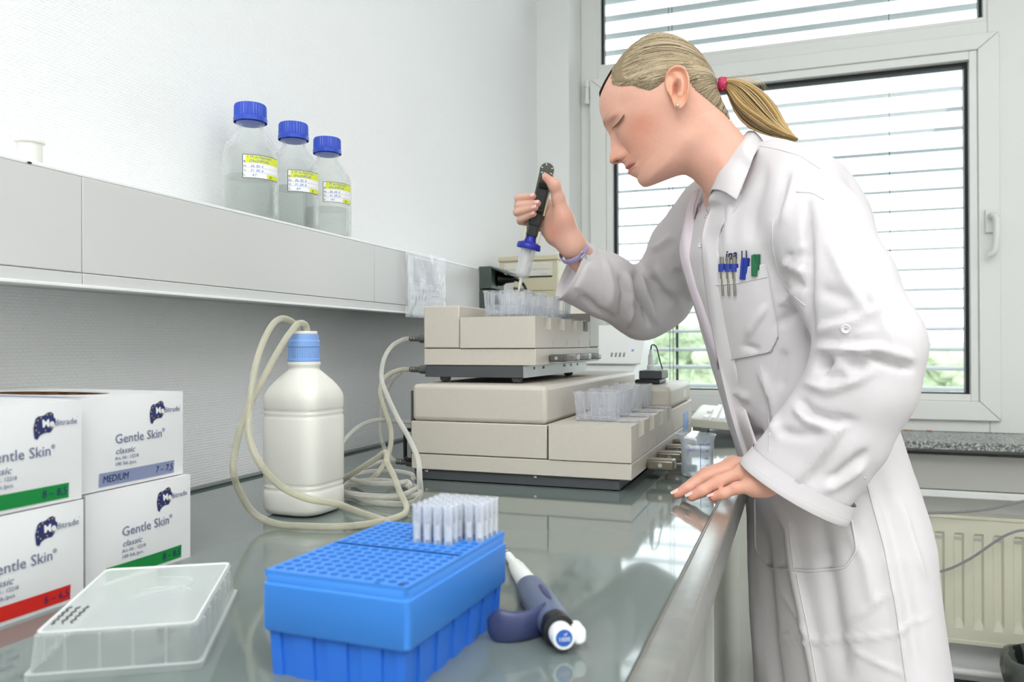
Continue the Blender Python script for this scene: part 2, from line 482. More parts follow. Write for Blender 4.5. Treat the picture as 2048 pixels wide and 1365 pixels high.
# ------------------------------------------------------------------ outside: trees and a house beyond the window
for nm, c in (('leaf_green_a', '95a384'), ('leaf_green_b', 'a8b494'), ('leaf_green_c', '7d8d75')):
    mat(nm, c, rough=.7, var=(2.2, .55), bump=(3, 1.0, .3))
mat('bark', '6a5a48', rough=.9)
mat('roof_white', 'e6e6ea', rough=.4)
mat('lawn', '9a9c98', rough=.9, var=(.3, .3))
tag(MB().box(-60, 60, 6, 120, -9.2, -9).build('lawn', 'lawn'), 'green lawn far below the window', 'lawn')
def tree(x, y, top, rad, mname, label, seed):
    rr = random.Random(seed)
    t = thing('tree', label, 'tree', (x, y, -9), group='trees outside the window')
    MB().tube([(0, 0, .02), (.0, 0, .5), (.1, 0, (top+9)*.5), (0, .1, top+9-rad)], [.35, .34, .28, .12], 8).build('trunk', 'bark', t)
    bm = bmesh.new()
    for k in range(14):
        a = rr.uniform(0, 2*PI); d = rad*rr.uniform(.1, .60); h = top+9-rad*rr.uniform(.45, 2.6)
        if k == 0: d = 0; h = top+9-rad*.55
        r0 = rad*rr.uniform(.40, .58)
        n0 = len(bm.verts)
        bmesh.ops.create_icosphere(bm, subdivisions=4, radius=r0, matrix=Matrix.Translation((d*math.cos(a), d*math.sin(a), h)))
    for v in bm.verts:
        nvec = noise.noise_vector(v.co*1.3+Vector((seed, 0, 0)))
        n2 = noise.noise(v.co*4.5)
        v.co += v.normal*(rad*.10*nvec.x+rad*.08*n2) if v.normal.length else Vector()
    me = bpy.data.meshes.new('crown'); bm.to_mesh(me); bm.free()
    link_mesh('crown', me, mname, t, smooth=40)
TREES = [(-6.5, 27, 1.9, 2.0, 'leaf_green_c', 'dark green bushy tree outside, furthest left in the window gap'),
         (-2.6, 28, 1.5, 1.9, 'leaf_green_b', 'pale green round tree seen under her raised arm'),
         (-5.2, 36, 2.4, 2.6, 'leaf_green_a', 'taller tree rising behind the pale round tree'),
         (1.6, 30, 1.6, 2.0, 'leaf_green_a', 'tree hidden mostly behind the woman outside'),
         (3.9, 42, 2.3, 3.0, 'leaf_green_c', 'leafy tree outside just right of her elbow'),
         (5.3, 31, 1.3, 1.7, 'leaf_green_b', 'bright green tree outside by the right window edge'),
         (9.9, 40, 3.0, 2.8, 'leaf_green_c', 'tall dark tree furthest right outside'),
         (-11.5, 38, 3.2, 3.0, 'leaf_green_a', 'large tree hidden furthest left outside the window')]
for i, (x, y, top, rad, mn, lb) in enumerate(TREES): tree(x, y, top, rad, mn, lb, 3*i+1)
hs = thing('house', 'white roofed house among the trees outside', 'house', (4.7, 24.0, -9))
MB().box(-1.1, 1.1, -1, 1, 0.01, 6.9).build('wall', 'plaster_white', hs)
MB().prism([(-1.3, 6.9), (1.3, 6.9), (.1, 8.0)], -1.2, 1.2, axis='y').build('roof', 'roof_white', hs)

# ------------------------------------------------------------------ bench
mat('bench_top', '717c78', rough=.07, spec=.55, coat=.3, var=(5, .08))
mat('bench_joint', '4f5a58', rough=.25)
mat('brushed_steel', 'a9aaa4', rough=.28, metal=.75, var=(60, .18), bump=(300, .08, .0004))
mat('steel_groove', '55564f', rough=.4, metal=.5)
mat('cabinet_grey', 'c9cbc4', rough=.4)
mat('beige_shell', 'c6c0b4', rough=.45, var=(160, .05), bump=(700, .12, .0003))
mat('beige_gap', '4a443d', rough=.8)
mat('dark_chassis', '4a4d50', rough=.5)
mat('zinc_plate', 'a9aaa9', rough=.4, metal=.6)
mat('knob_bronze', '7d7566', rough=.32, metal=.55)
mat('knob_grey', '8f9193', rough=.35, metal=.3)
mat('tick_orange', 'd49a62', rough=.6)
mat('screw_steel', 'c9c7c0', rough=.25, metal=.9)
mat('rubber_grey', '5a5a59', rough=.6)
mat('hose_fitting', '6c6a66', rough=.35, metal=.5)
mat('white_plastic', 'eef0ef', rough=.3)
mat('milky_plastic', 'e3e2da', rough=.38, sss=.35, sssr=(1, .95, .85), sss_scale=.01)
mat('cap_blue', '2f4fc0', rough=.35)
mat('cap_lightblue', '7fa4dd', rough=.4)
mat('rack_blue', '3d86dd', rough=.38)
mat('rack_blue_base', '2f72d8', rough=.36)
mat('ink_navy', '252c63', rough=.5)
mat('ink_slate', '6f7391', rough=.5)
mat('ink_green', '128a3e', rough=.45)
mat('ink_red', 'd9261c', rough=.45)
mat('ink_blueband', '8d97b8', rough=.45)
mat('ink_black', '1a1a1e', rough=.5)
mat('ink_pen_blue', '4a67c8', rough=.5)
mat('ink_yellow', 'dde532', rough=.6)
mat('ink_star', 'd9c23a', rough=.5)
mat('carton_white', 'e8e8e8', rough=.35)
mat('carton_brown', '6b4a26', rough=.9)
mat('paper_white', 'f4f5f6', rough=.6)
mat('paper_grey', 'bfc4c8', rough=.4)
mat('pc_beige', 'cfc8ac', rough=.45)
mat('pc_light', 'd8d6c9', rough=.4)
mat('socket_green', '4b5750', rough=.45)
clear_mat('water', tint='f5f6f5', body='eff2f1', lo=.05, hi=.5, rough=.02, power=2.2)
clear_mat('bottle_glass', tint='fbfcfb', body='eef1f2', lo=.03, hi=.88, rough=.03, power=2.6)
clear_mat('acrylic', body='e2e6ee', lo=.06, hi=.92, rough=.05, power=1.5)
clear_mat('tip_clear', body='e9eef6', lo=.22, hi=.85, rough=.15, power=1.2)
clear_mat('lid_cloudy', body='dde4e1', lo=.20, hi=.80, rough=.16, power=1.2)
clear_mat('sleeve_clear', body='f3f6fa', lo=.05, hi=.65, rough=.06, power=1.8)
clear_mat('beaker_clear', body='e3ecf4', lo=.16, hi=.72, rough=.12, power=1.3)
clear_mat('hose_clear', tint='f8f8f3', body='dddcd6', lo=.22, hi=.95, rough=.15, power=1.2)
clear_mat('hose_yellow', tint='f5f3e6', body='d6d4c4', lo=.30, hi=.95, rough=.18, power=1.2)
clear_mat('syringe_clear', body='eef3fb', lo=.30, hi=.8, rough=.15, power=1.2)

BZ = .90
wt = thing('worktop', 'grey green glossy laboratory worktop with a steel front edge', 'worktop', (-.48, 1.0, .87))
MB().box(-.868, -.105, -.8, 2.70, .872, BZ).build('slab', 'bench_top', wt, world=True)
MB().box(-.873, -.855, -.8, 2.70, .90, .9035).build('rear_joint', 'bench_joint', wt, world=True)
ed = MB().prism([(-.105, .866), (-.0795, .866), (-.0785, .8675), (-.0785, .9005), (-.0805, .9028), (-.1015, .9028), (-.1035, .9015), (-.105, .9015)], -.8, 2.70, axis='y')
ed.f = [t[::-1] for t in ed.f]
ed.build('steel_edge', 'brushed_steel', wt, world=True, bevel=(.001, 2))
MB().box(-.1065, -.1048, -.8, 2.70, .899, .9009).build('edge_groove', 'steel_groove', wt, world=True)
MB().box(-.82, -.125, -.8, 2.69, .83, .866).build('apron', 'steel_groove', wt, world=True)
for (y0, y1, lb, xf) in ((-.5, .60, 'grey base cabinet at the near end under the worktop', -.15), (.66, 1.240, 'grey base cabinet under the worktop below her resting hand', -.135),
                     (1.245, 1.788, 'grey base cabinet under the worktop in front of her legs', -.122), (1.793, 2.40, 'grey base cabinet nearest the window under the worktop', -.122)):
    cb = thing('base_cabinet', lb, 'cabinet', (-.45, (y0+y1)/2, 0), group='base cabinets under the worktop')
    MB().box(-.80, xf-.020, y0, y1, .08, .829).build('body', 'cabinet_grey', cb, world=True)
    MB().box(xf-.0195, xf, y0+.002, y1-.002, .10, .825).build('door', 'cabinet_grey', cb, world=True, bevel=(.002, 2))
    MB().box(-.78, xf-.06, y0+.005, y1-.005, .0, .0795).build('plinth', 'dark_chassis', cb, world=True)
tag(MB().box(-.1345, -.1325, 1.175, 1.195, .70, .725).build('red_sticker', 'ink_red'), 'small red sticker on the cabinet under the worktop edge', 'sticker')

# ------------------------------------------------------------------ wall trunking with bottles on top
DX, DZ0, DZ1 = -.75, 1.187, 1.314
dt = thing('wall_trunking', 'long light grey metal cable trunking along the left wall', 'cable trunking', (-.81, 1.0, DZ0))
MB().box(XW, DX-.003, -1.2, 2.10, DZ0+.004, DZ1-.004).build('body', 'duct_metal', dt, world=True)
MB().box(XW, DX-.001, -1.2, 2.10, DZ1-.004, DZ1).build('top_plate', 'white_plastic', dt, world=True, bevel=(.001, 2))
MB().box(DX-.003, DX, -1.2, .6685, 1.2025, DZ1-.0045).build('cover_panel', 'duct_metal', dt, world=True, bevel=(.0008, 2))
MB().box(DX-.003, DX, .6695, 1.318, 1.2025, DZ1-.0045).build('cover_panel', 'duct_metal', dt, world=True, bevel=(.0008, 2))
MB().box(DX-.003, DX, 1.319, 2.10, 1.2025, DZ1-.0045).build('cover_panel', 'duct_metal', dt, world=True, bevel=(.0008, 2))
MB().box(DX-.003, DX+.001, -1.2, .6685, DZ0+.002, 1.2015).build('lower_strip', 'duct_metal', dt, world=True, bevel=(.0008, 2))
MB().box(DX-.003, DX+.001, .6695, 2.10, DZ0+.002, 1.2015).build('lower_strip', 'duct_metal', dt, world=True, bevel=(.0008, 2))
MB().box(DX-.02, DX+.004, -1.2, 2.10, DZ0-.002, DZ0+.002).build('lower_lip', 'white_plastic', dt, world=True, bevel=(.0008, 2))
MB().sphere((DX-.0005, .605, 1.3115), (.0012, .003, .0012), 8, 6).build('screw', 'ink_black', dt, world=True)

def bottle(x, y, label, fill, rotl, seed):
    t = thing('reagent_bottle', label, 'bottle', (x, y, DZ1), rotl, group='blue capped glass reagent bottles on the trunking')
    o = MB().lathe([(.0, .004), (.030, .0035), (.034, .0005), (.0385, .0015), (.0425, .007), (.043, .013), (.043, .098), (.0425, .106), (.0395, .116), (.032, .128), (.0235, .139), (.0195, .1455), (.0185, .150), (.0185, .153), (.0215, .1545), (.0215, .158), (.0185, .160), (.0185, .172), (.0158, .172),
                    (.0158, .152), (.0165, .1455), (.0205, .1375), (.029, .1265), (.0365, .1145), (.0395, .105), (.0400, .098), (.0400, .015), (.0385, .0085), (.033, .0055), (.0, .0065)], 48, cap0=True, cap1=True)
    o.build('glass_body', 'bottle_glass', t, smooth=50)
    zl = fill
    MB().lathe([(.0, .0068), (.033, .0059), (.0383, .0090), (.0398, .0155), (.0398, zl-.0012), (.0396, zl), (.0, zl)], 48).build('liquid', 'water', t, smooth=50)
    # ribbed screw cap
    rs = []
    for z, rb in ((.1560, 0), (.1562, 0), (.1625, 0), (.1640, 1), (.1810, 1), (.1838, .6)):
        rad = {.1560: .0245, .1562: .0255, .1625: .0255, .1640: .0248, .1810: .0246, .1838: .0232}[z]
        rs.append([((rad-rb*.0008*(k % 2))*math.cos(2*PI*k/72), (rad-rb*.0008*(k % 2))*math.sin(2*PI*k/72), z) for k in range(72)])
    MB().rings(rs, cap0=False).build('screw_cap', 'cap_blue', t, smooth=25)
    MB().lathe([(.0195, .1545), (.0222, .1545), (.0222, .1558), (.0195, .1558)], 40).build('pouring_ring', 'cap_blue', t, smooth=40)
    # paper label wrapped round the body with yellow marker strokes; the curve starts at the local +x axis
    def wrap(a0, a1, z0, z1, r, nm, m, par=t, n=14):
        vs = []; fs = []
        for k in range(n+1):
            a = a0+(a1-a0)*k/n
            for rr in (r, r+.00012):
                for z in (z0, z1): vs.append((rr*math.cos(a), rr*math.sin(a), z))
        for k in range(n):
            i = 4*k; j = i+4
            fs += [(i+2, j+2, j+3, i+3), (i, i+1, j+1, j), (i, j, j+2, i+2), (i+1, i+3, j+3, j+1)]
        fs += [(0, 2, 3, 1), (4*n, 4*n+1, 4*n+3, 4*n+2)]
        return MB().add(vs, fs).build(nm, m, par, smooth=30)
    A0, A1 = -.32, 1.10
    lb = wrap(A0, A1, .062, .0965, .0432, 'paper_label', 'paper_white')
    wrap(A0+.10, A1-.02, .0845, .0960, .0434, 'marker_stroke', 'ink_yellow', lb)
    wrap(A0+.85, A1-.01, .0625, .0690, .0434, 'marker_stroke', 'ink_yellow', lb)
    e = .0006
    wrap(A0-.004, A0+.014, .0615, .0970, .0435, 'label_border', 'ink_black', lb, 2)
    wrap(A0, A1, .0965, .0972, .0435, 'label_border', 'ink_black', lb)
    wrap(A0, A1, .0613, .0620, .0435, 'label_border', 'ink_black', lb)
    for k, z in enumerate((.0705, .0775)): wrap(A0+.05, A1-.05, z, z+.0002, .0435, 'ruled_line', 'ink_slate', lb)
    def wtext(body, size, a, z, m, shear=0.0):
        me = text_mesh(body, size, shear=shear, ext=.00005)
        for v in me.vertices:
            aa = a+v.co.x/.0437; rr = .0436+v.co.z; zz = z+v.co.y
            v.co = (rr*math.cos(aa), rr*math.sin(aa), zz)
        link_mesh('writing', me, m, lb)
    for k, ch in enumerate(('B:', 'H:', 'V:', 'L:')): wtext(ch, .0052, A0+.03, .0845-.0068*k, 'ink_black')
    wtext('1 M di-Natrium', .0062, A0+.13, .0915, 'ink_pen_blue', .2)
    wtext('(Na2HPO4)', .0062, A0+.22, .0855, 'ink_pen_blue', .2)
    wtext('26. 03. 0', .0055, A0+.26, .0782, 'ink_pen_blue', .2)
    wtext('31. 09. 0', .0055, A0+.26, .0712, 'ink_pen_blue', .2)
    wtext('RT', .0055, A0+.32, .0640, 'ink_pen_blue', .2)
    wtext('ID', .0050, A0+.95, .0636, 'ink_black')
    return t
for x, y, fl, rt, lb in ((-.806, 1.030, .070, -.85, 'nearest and tallest looking glass bottle with blue screw cap'),
                         (-.806, 1.143, .073, -.85, 'middle one of three glass bottles with blue caps'),
                         (-.806, 1.246, .055, -.85, 'furthest of three blue capped glass bottles, least filled')):
    bottle(x, y, lb, fl, rt, 1)

st = thing('filter_stand', 'small milky plastic stand with round base on the trunking', 'stand', (-.812, .655, DZ1))
MB().lathe([(.0, 0), (.030, 0), (.031, .002), (.0305, .006), (.027, .0095), (.018, .0115), (.0125, .013)], 40, cap1=False).build('base', 'milky_plastic', st, smooth=50)
MB().lathe([(.0125, .012), (.0125, .033), (.0122, .0345), (.0152, .0355), (.0152, .0375), (.0105, .0375), (.0105, .02)], 32, cap0=False).build('cup', 'milky_plastic', st, smooth=45)

# clear sleeve with a data sheet hung over the trunking
bg = thing('document_sleeve', 'crinkled clear plastic sleeve holding a form, hung on the trunking', 'document sleeve', (DX, 1.53, 1.187))
def sheet(y0, y1, z0, z1, xo, amp, ny, nz, seed, th=.0004):
    vs = []; fs = []
    for s in (0, 1):
        for i in range(ny+1):
            for j in range(nz+1):
                y = y0+(y1-y0)*i/ny; z = z0+(z1-z0)*j/nz
                w = amp*(noise.noise(Vector((y*22+seed, z*26, 1)))+.5*noise.noise(Vector((y*55, z*48+seed, 2))))
                vs.append((xo+w+s*th, y+w*.3, z+w*.2))
    n = (ny+1)*(nz+1)
    for i in range(ny):
        for j in range(nz):
            a = i*(nz+1)+j; b2 = a+nz+1
            fs.append((a, a+1, b2+1, b2)); fs.append((n+a, n+b2, n+b2+1, n+a+1))
    for i in range(ny):
        a = i*(nz+1); b2 = a+nz+1; fs.append((a, b2, n+b2, n+a)); a += nz; b2 += nz; fs.append((a, n+a, n+b2, b2))
    for j in range(nz):
        a = j; fs.append((a, n+a, n+a+1, a+1)); a = ny*(nz+1)+j; fs.append((a, a+1, n+a+1, n+a))
    return MB().add(vs, fs)
sheet(1.450, 1.612, 1.183, 1.306, DX+.0025, .0008, 8, 8, 3).build('form_sheet', 'paper_white', bg, world=True, smooth=30)
sheet(1.476, 1.594, 1.252, 1.301, DX+.0042, .0008, 6, 4, 3, .0002).build('form_photo', 'paper_grey', bg, world=True, smooth=30)
sheet(1.430, 1.622, 1.178, 1.315, DX+.0080, .0022, 46, 36, 9).build('clear_sleeve', 'sleeve_clear', bg, world=True, smooth=60)
fm = MB()
for z in (1.247, 1.236, 1.222, 1.206): fm.box(DX+.0042, DX+.0044, 1.455, 1.548, z, z+.0004)
for z in (1.247, 1.234, 1.222, 1.212, 1.203): fm.box(DX+.0042, DX+.0044, 1.552, 1.608, z, z+.0004)
for y in (1.4545, 1.5495, 1.5525, 1.6085): fm.box(DX+.0042, DX+.0044, y, y+.0004, 1.186, 1.247)
fm.build('form_rules', 'ink_slate', bg, world=True)
pm = MB()
for k in range(5):
    y = 1.464+.015*k
    pm.tube([(DX+.0047, y, 1.219), (DX+.0047, y+.002, 1.2145), (DX+.0047, y+.006, 1.226)], .0005, 5)
for k in range(2):
    y0 = 1.556; z = 1.238-.012*k
    pm.tube([(DX+.0047, y0+.005*i/2, z+.0022*(i % 2)) for i in range(16)], .0004, 5)
pm.build('form_handwriting', 'ink_pen_blue', bg, world=True)

# socket outlets at the far end of the trunking
so = thing('socket_box', 'dark green grey socket box with lifted flap on the trunking', 'socket', (DX, 1.92, 1.20))
MB().box(DX-.002, DX+.032, 1.842, 1.935, 1.262, 1.318).build('housing', 'socket_green', so, world=True, bevel=(.002, 2))
MB().box(DX-.002, DX+.032, 1.842, 1.935, 1.196, 1.259).build('housing', 'socket_green', so, world=True, bevel=(.002, 2))
MB().add([(DX+.030, 1.840, 1.318), (DX+.030, 1.938, 1.318), (DX+.085, 1.942, 1.296), (DX+.085, 1.836, 1.296), (DX+.030, 1.840, 1.314), (DX+.030, 1.938, 1.314), (DX+.085, 1.942, 1.291), (DX+.085, 1.836, 1.291)],
         [(0, 3, 2, 1), (4, 5, 6, 7), (0, 1, 5, 4), (1, 2, 6, 5), (2, 3, 7, 6), (3, 0, 4, 7)]).build('flap', 'socket_green', so, world=True, bevel=(.002, 2))
MB().lathe([(.021, 0), (.021, .002), (.018, .002), (.018, -.006)], 28, (DX+.032, 1.888, 1.290), axis='x').build('socket_face', 'black_plastic', so, world=True, smooth=40)
MB().lathe([(.021, 0), (.021, .002), (.018, .002), (.018, -.006)], 28, (DX+.032, 1.888, 1.227), axis='x').build('socket_face', 'black_plastic', so, world=True, smooth=40)
pl = thing('power_plug', 'black power plug in the dark socket box with curved cable', 'plug', (DX+.034, 1.888, 1.29))
MB().lathe([(.017, .003), (.017, .012), (.011, .020), (.009, .042), (.007, .044)], 20, (DX+.034, 1.888, 1.288), axis='x').build('plug_body', 'black_plastic', pl, world=True, smooth=40)
MB().tube(spline([(DX+.070, 1.888, 1.288), (DX+.095, 1.885, 1.280), (DX+.112, 1.88, 1.255), (DX+.118, 1.88, 1.20), (DX+.115, 1.90, 1.0), (DX+.110, 1.95, .91)], 8), .0038, 8).build('cable', 'black_plastic', pl, world=True, smooth=60)
tag(MB().tube(spline([(DX+.05, 1.96, 1.270), (DX+.085, 1.955, 1.262), (DX+.115, 1.95, 1.247), (DX+.135, 1.945, 1.215), (DX+.140, 1.94, 1.10), (DX+.140, 1.96, .905)], 8), .0036, 8).build('power_cable', 'cable_grey', smooth=60),
    'light grey power cable hanging beside the computer', 'cable')

# computer tower in the corner
pc = thing('computer_tower', 'beige computer tower with an optical drive in the corner', 'computer', (-.74, 2.38, BZ))
px0, px1, py0 = -.832, -.650, 2.20
MB().box(px0+.004, px1-.004, py0+.012, 2.62, BZ+.008, 1.372).build('case', 'pc_beige', pc, world=True, bevel=(.003, 2))
MB().box(px0, px1, py0, py0+.012, BZ+.004, 1.380).build('front_bezel', 'pc_beige', pc, world=True, bevel=(.004, 3))
MB().box(px0-.002, px1+.002, py0-.006, py0+.03, 1.367, 1.382).build('top_brow', 'pc_beige', pc, world=True, bevel=(.003, 2))
dr = MB().box(px0+.017, px1-.017, py0-.004, py0+.002, 1.322, 1.362).build('optical_drive', 'pc_light', pc, world=True, bevel=(.001, 2))
MB().box(px0+.022, px1-.022, py0-.0055, py0-.0035, 1.342, 1.359).build('disc_tray', 'pc_light', dr, world=True, bevel=(.0006, 2))
MB().box(px1-.045, px1-.030, py0-.006, py0-.0035, 1.328, 1.333).build('eject_button', 'pc_light', dr, world=True, bevel=(.0006, 2))
MB().lathe([(.0022, 0), (.0022, .001), (.0, .001)], 12, (px0+.026, py0-.0042, 1.329), axis='y').build('headphone_jack', 'ink_black', dr, world=True)
MB().box(px0+.017, px1-.017, py0-.0015, py0+.002, 1.318, 1.3215).build('bay_gap', 'ink_black', pc, world=True)
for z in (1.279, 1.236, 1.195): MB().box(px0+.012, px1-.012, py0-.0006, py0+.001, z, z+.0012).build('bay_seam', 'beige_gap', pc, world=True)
t_ = text('NEC', .0075, 'ink_slate', dr, frame_mat((px0+.024, py0-.0058, 1.349), (1, 0, 0), (0, 0, 1)), name='brand_print', bold=.0002)
t_.matrix_parent_inverse = Matrix.Translation(-Vector(pc.location))
tag(MB().box(-.648, -.56, 2.25, 2.55, BZ, .98).build('expansion_box', 'pc_light', bevel=(.004, 2)), 'low pale box standing beside the computer tower', 'box')

# white benchtop device with a sloped panel
dv = thing('benchtop_reader', 'white benchtop instrument with a sloped button panel behind the analysers', 'instrument', (-.45, 2.15, BZ))
MB().prism([(2.03, BZ), (2.32, BZ), (2.32, 1.175), (2.17, 1.175), (2.06, 1.060), (2.03, 1.050)], -.535, -.395, axis='x').build('housing', 'white_plastic', dv, world=True, bevel=(.006, 3))
pn = frame_mat((-.520, 2.0560, 1.0630), (1, 0, 0), (0, .11, .115))
def panel_piece(nm, x0, x1, y0, y1, m, h=.002):
    q = MB().box(x0, x1, y0, y1, 0, h); q.xform(pn); q.build(nm, m, dv, world=True, bevel=(.0008, 2))
panel_piece('control_panel', -.012, .135, .008, .150, 'white_plastic', .005)
for k in range(4): panel_piece('button', .052+.011*k, .057+.011*k, .030, .045, 'cable_grey', .0065)
panel_piece('blue_mark', .006, .016, .050, .060, 'cap_lightblue', .0056)
panel_piece('pink_mark', .105, .112, .050, .058, 'cap_lightblue', .0056)
MB().prism([(2.02, .985), (2.10, .985), (2.10, 1.03), (2.04, 1.03)], -.545, -.385, axis='x').build('front_shelf', 'pc_light', dv, world=True, bevel=(.004, 2))
MB().lathe([(.014, 0), (.014, .012), (.012, .014), (.0, .014)], 20, (-.408, 2.02, 1.005), axis='y').build('dial', 'white_plastic', dv, world=True, smooth=40)

# ------------------------------------------------------------------ two stacked analysers
def notched(x0, x1, y0, y1, z0, z1, notches, nz, nd):
    """block whose right hand upper edge carries open notches"""
    mb = MB().box(x0, x1, y0, y1, z0, nz)
    poly = [(x0, y0), (x1, y0)]
    for a, b in notches: poly += [(x1, a), (x1-nd, a), (x1-nd, b), (x1, b)]
    poly += [(x1, y1), (x0, y1)]
    mb.prism(poly, nz, z1)
    return mb
def screw(root, x, y, z, ax, r=.003):
    MB().lathe([(r, 0), (r, .0012), (r*.6, .0018), (0, .0018)], 12, (x, y, z), axis=ax).build('screw', 'screw_steel', root, world=True, smooth=40)

LX0, LX1, LY0, LY1 = -.597, -.2325, 1.168, 1.880
lm = thing('lower_analyser', 'wide beige laboratory analyser standing on the worktop', 'analyser', (-.415, 1.52, BZ))
MB().box(-.594, -.252, LY0+.006, LY1-.02, BZ+.0015, .917).build('base_plate', 'dark_chassis', lm, world=True, bevel=(.001, 2))
MB().box(LX0, LX1, LY0+.001, LY1, .918, .9430).build('chassis_band', 'beige_shell', lm, world=True, bevel=(.0015, 2))
MB().box(LX0+.003, LX1-.003, LY0+.004, LY1-.003, .9428, .9442).build('seam_shadow_gap', 'beige_gap', lm, world=True)  # dark filler strip gives the shadow in the housing seam
MB().box(LX0, -.3640, LY0, LY1, .9442, .9965).build('lower_housing', 'beige_shell', lm, world=True, bevel=(.0015, 2))
MB().box(LX0+.001, -.3645, LY0+.0015, LY1, .9968, 1.0570).build('tall_cover', 'beige_shell', lm, world=True, bevel=(.0075, 4))
MB().box(-.3640, -.3610, LY0+.004, LY1-.003, .944, .990).build('seam_shadow_gap', 'beige_gap', lm, world=True)
LN = [(1.226, 1.272), (1.322, 1.368), (1.417, 1.463), (1.512, 1.556)]
notched(-.3608, LX1, LY0-.001, 1.5665, .9442, .9985, LN, .976, .032).build('tray_block', 'beige_shell', lm, world=True)
MB().box(-.3640, LX1, 1.5680, LY1, .9442, .9925).build('end_housing', 'beige_shell', lm, world=True, bevel=(.0015, 2))
MB().box(-.3635, LX1-.002, 1.5690, LY1-.004, .9928, 1.0375).build('end_cover', 'beige_shell', lm, world=True, bevel=(.010, 4))
for k, y in enumerate((1.296, 1.392, 1.488, 1.584)):
    kb = MB().box(LX1+.002, LX1+.046, y-.016, y+.016, .917, .9345).build('lever', 'knob_bronze', lm, world=True, bevel=(.004, 3))
    MB().lathe([(.0075, 0), (.0075, .008)], 14, (LX1-.002, y, .926), axis='x').build('lever_stem', 'knob_grey', kb, world=True, smooth=40)
    MB().lathe([(.0035, 0), (.0035, .0012), (.002, .0016), (0, .0016)], 12, (LX1+.024, y-.0168, .926), axis='y').build('lever_screw', 'screw_steel', kb, world=True, smooth=40)
for k in range(4):
    y = 1.30+.095*k
    MB().box(LX1-.0002, LX1+.0003, y, y+.0012, .9475, .962).build('tick_mark', 'tick_orange', lm, world=True)
for x in (-.572, -.385): MB().lathe([(.0035, 0), (.0035, .003), (.002, .004), (0, .004)], 12, (x, LY0+.007, .9135), axis='z').build('screw', 'screw_steel', lm, world=True, smooth=40)
MB().box(LX1-.0005, LX1+.0006, 1.735, 1.815, .932, .972).build('blue_sticker', 'cap_lightblue', lm, world=True)
MB().box(LX1-.0025, LX1-.0012, 1.742, 1.80, 1.005, 1.020).build('name_badge', 'pc_light', lm, world=True)
MB().box(LX0-.006, LX0-.0005, LY0+.012, LY1-.02, .917, 1.045).build('side_plate', 'dark_chassis', lm, world=True)
hp = spline([(LX0-.004, LY0+.02, .979), (LX0-.016, LY0+.02, .979), (LX0-.021, LY0+.02, .974), (LX0-.021, LY0+.02, .940), (LX0-.021, LY0+.02, .934), (LX0-.016, LY0+.02, .929), (LX0-.004, LY0+.02, .929)], 5)
MB().tube(hp, .0032, 10).build('carry_handle', 'black_plastic', lm, world=True, smooth=60)
def fitting(root, x, y, z):
    f1 = MB().lathe([(.0075, 0), (.0075, .016), (.006, .018), (.005, .018), (.005, .024), (.0045, .026), (.0055, .028), (.0042, .031), (.0052, .033), (.004, .037)], 10)
    f1.xform(Matrix.Translation((x, y, z)) @ Matrix.Rotation(-PI/2, 4, 'Y'))
    f1.build('hose_fitting', 'hose_fitting', root, world=True, smooth=35)
fitting(lm, LX0-.006, LY0+.03, .9235)

UX0, UX1, UY0, UY1 = -.599, -.3985, 1.220, 1.655
um = thing('upper_analyser', 'small beige analyser stacked on top of the wide one', 'analyser', (-.5, 1.43, 1.057))
bs = MB().box(-.598, -.421, UY0+.003, UY1-.03, 1.0665, 1.0862).build('base_plate', 'dark_chassis', um, world=True, bevel=(.001, 2))
MB().box(-.4212, -.4185, UY0+.0035, UY1-.03, 1.0665, 1.0858).build('zinc_side', 'zinc_plate', bs, world=True)
for y, w in ((1.27, .006), (1.32, .010), (1.45, .014), (1.50, .008), (1.55, .008)):
    MB().box(-.4186, -.4180, y, y+w, 1.079, 1.0835).build('vent_hole', 'ink_black', bs, world=True)
for x, y in ((-.57, 1.245), (-.437, 1.238), (-.57, 1.60), (-.437, 1.55)):
    MB().sphere((x, y, 1.0638), (.0095, .0095, .0066), 16, 8).build('rubber_foot', 'rubber_grey', um, world=True, smooth=60)
MB().box(UX0, UX1, UY0+.001, UY1, 1.0868, 1.1145).build('chassis_band', 'beige_shell', um, world=True, bevel=(.0012, 2))
MB().box(UX0+.002, UX1-.002, UY0+.004, UY1-.003, 1.1143, 1.1157).build('seam_shadow_gap', 'beige_gap', um, world=True)  # dark strip again stands for shadow between band and housing
MB().box(UX0, -.5330, UY0, UY1, 1.1157, 1.1868).build('tall_housing', 'beige_shell', um, world=True, bevel=(.002, 2))
MB().box(-.5332, -.5308, UY0+.004, UY1-.003, 1.116, 1.160).build('seam_shadow_gap', 'beige_gap', um, world=True)
UN = [(1.263, 1.305), (1.348, 1.390), (1.434, 1.474), (1.522, 1.560)]
notched(-.5306, UX1, UY0-.002, 1.5755, 1.1157, 1.1672, UN, 1.147, .028).build('tray_block', 'beige_shell', um, world=True)
MB().box(-.5330, UX1, 1.5765, UY1, 1.1157, 1.1848).build('end_housing', 'beige_shell', um, world=True, bevel=(.002, 2))
for k, y in enumerate((1.303, 1.388, 1.473, 1.556)):
    kb = MB().box(UX1+.001, UX1+.026, y-.014, y+.014, 1.0915, 1.1040).build('lever', 'knob_grey' if k else 'rubber_grey', um, world=True, bevel=(.003, 3))
    MB().lathe([(.003, 0), (.003, .0012), (.0018, .0016), (0, .0016)], 12, (UX1+.014, y-.0148, 1.0978), axis='y').build('lever_screw', 'screw_steel', kb, world=True, smooth=40)
for k in range(4):
    y = 1.318+.085*k
    MB().box(UX1-.0002, UX1+.0003, y, y+.0012, 1.1185, 1.130).build('tick_mark', 'tick_orange', um, world=True)
screw(um, -.551, UY0+.0035, 1.0815, 'y')
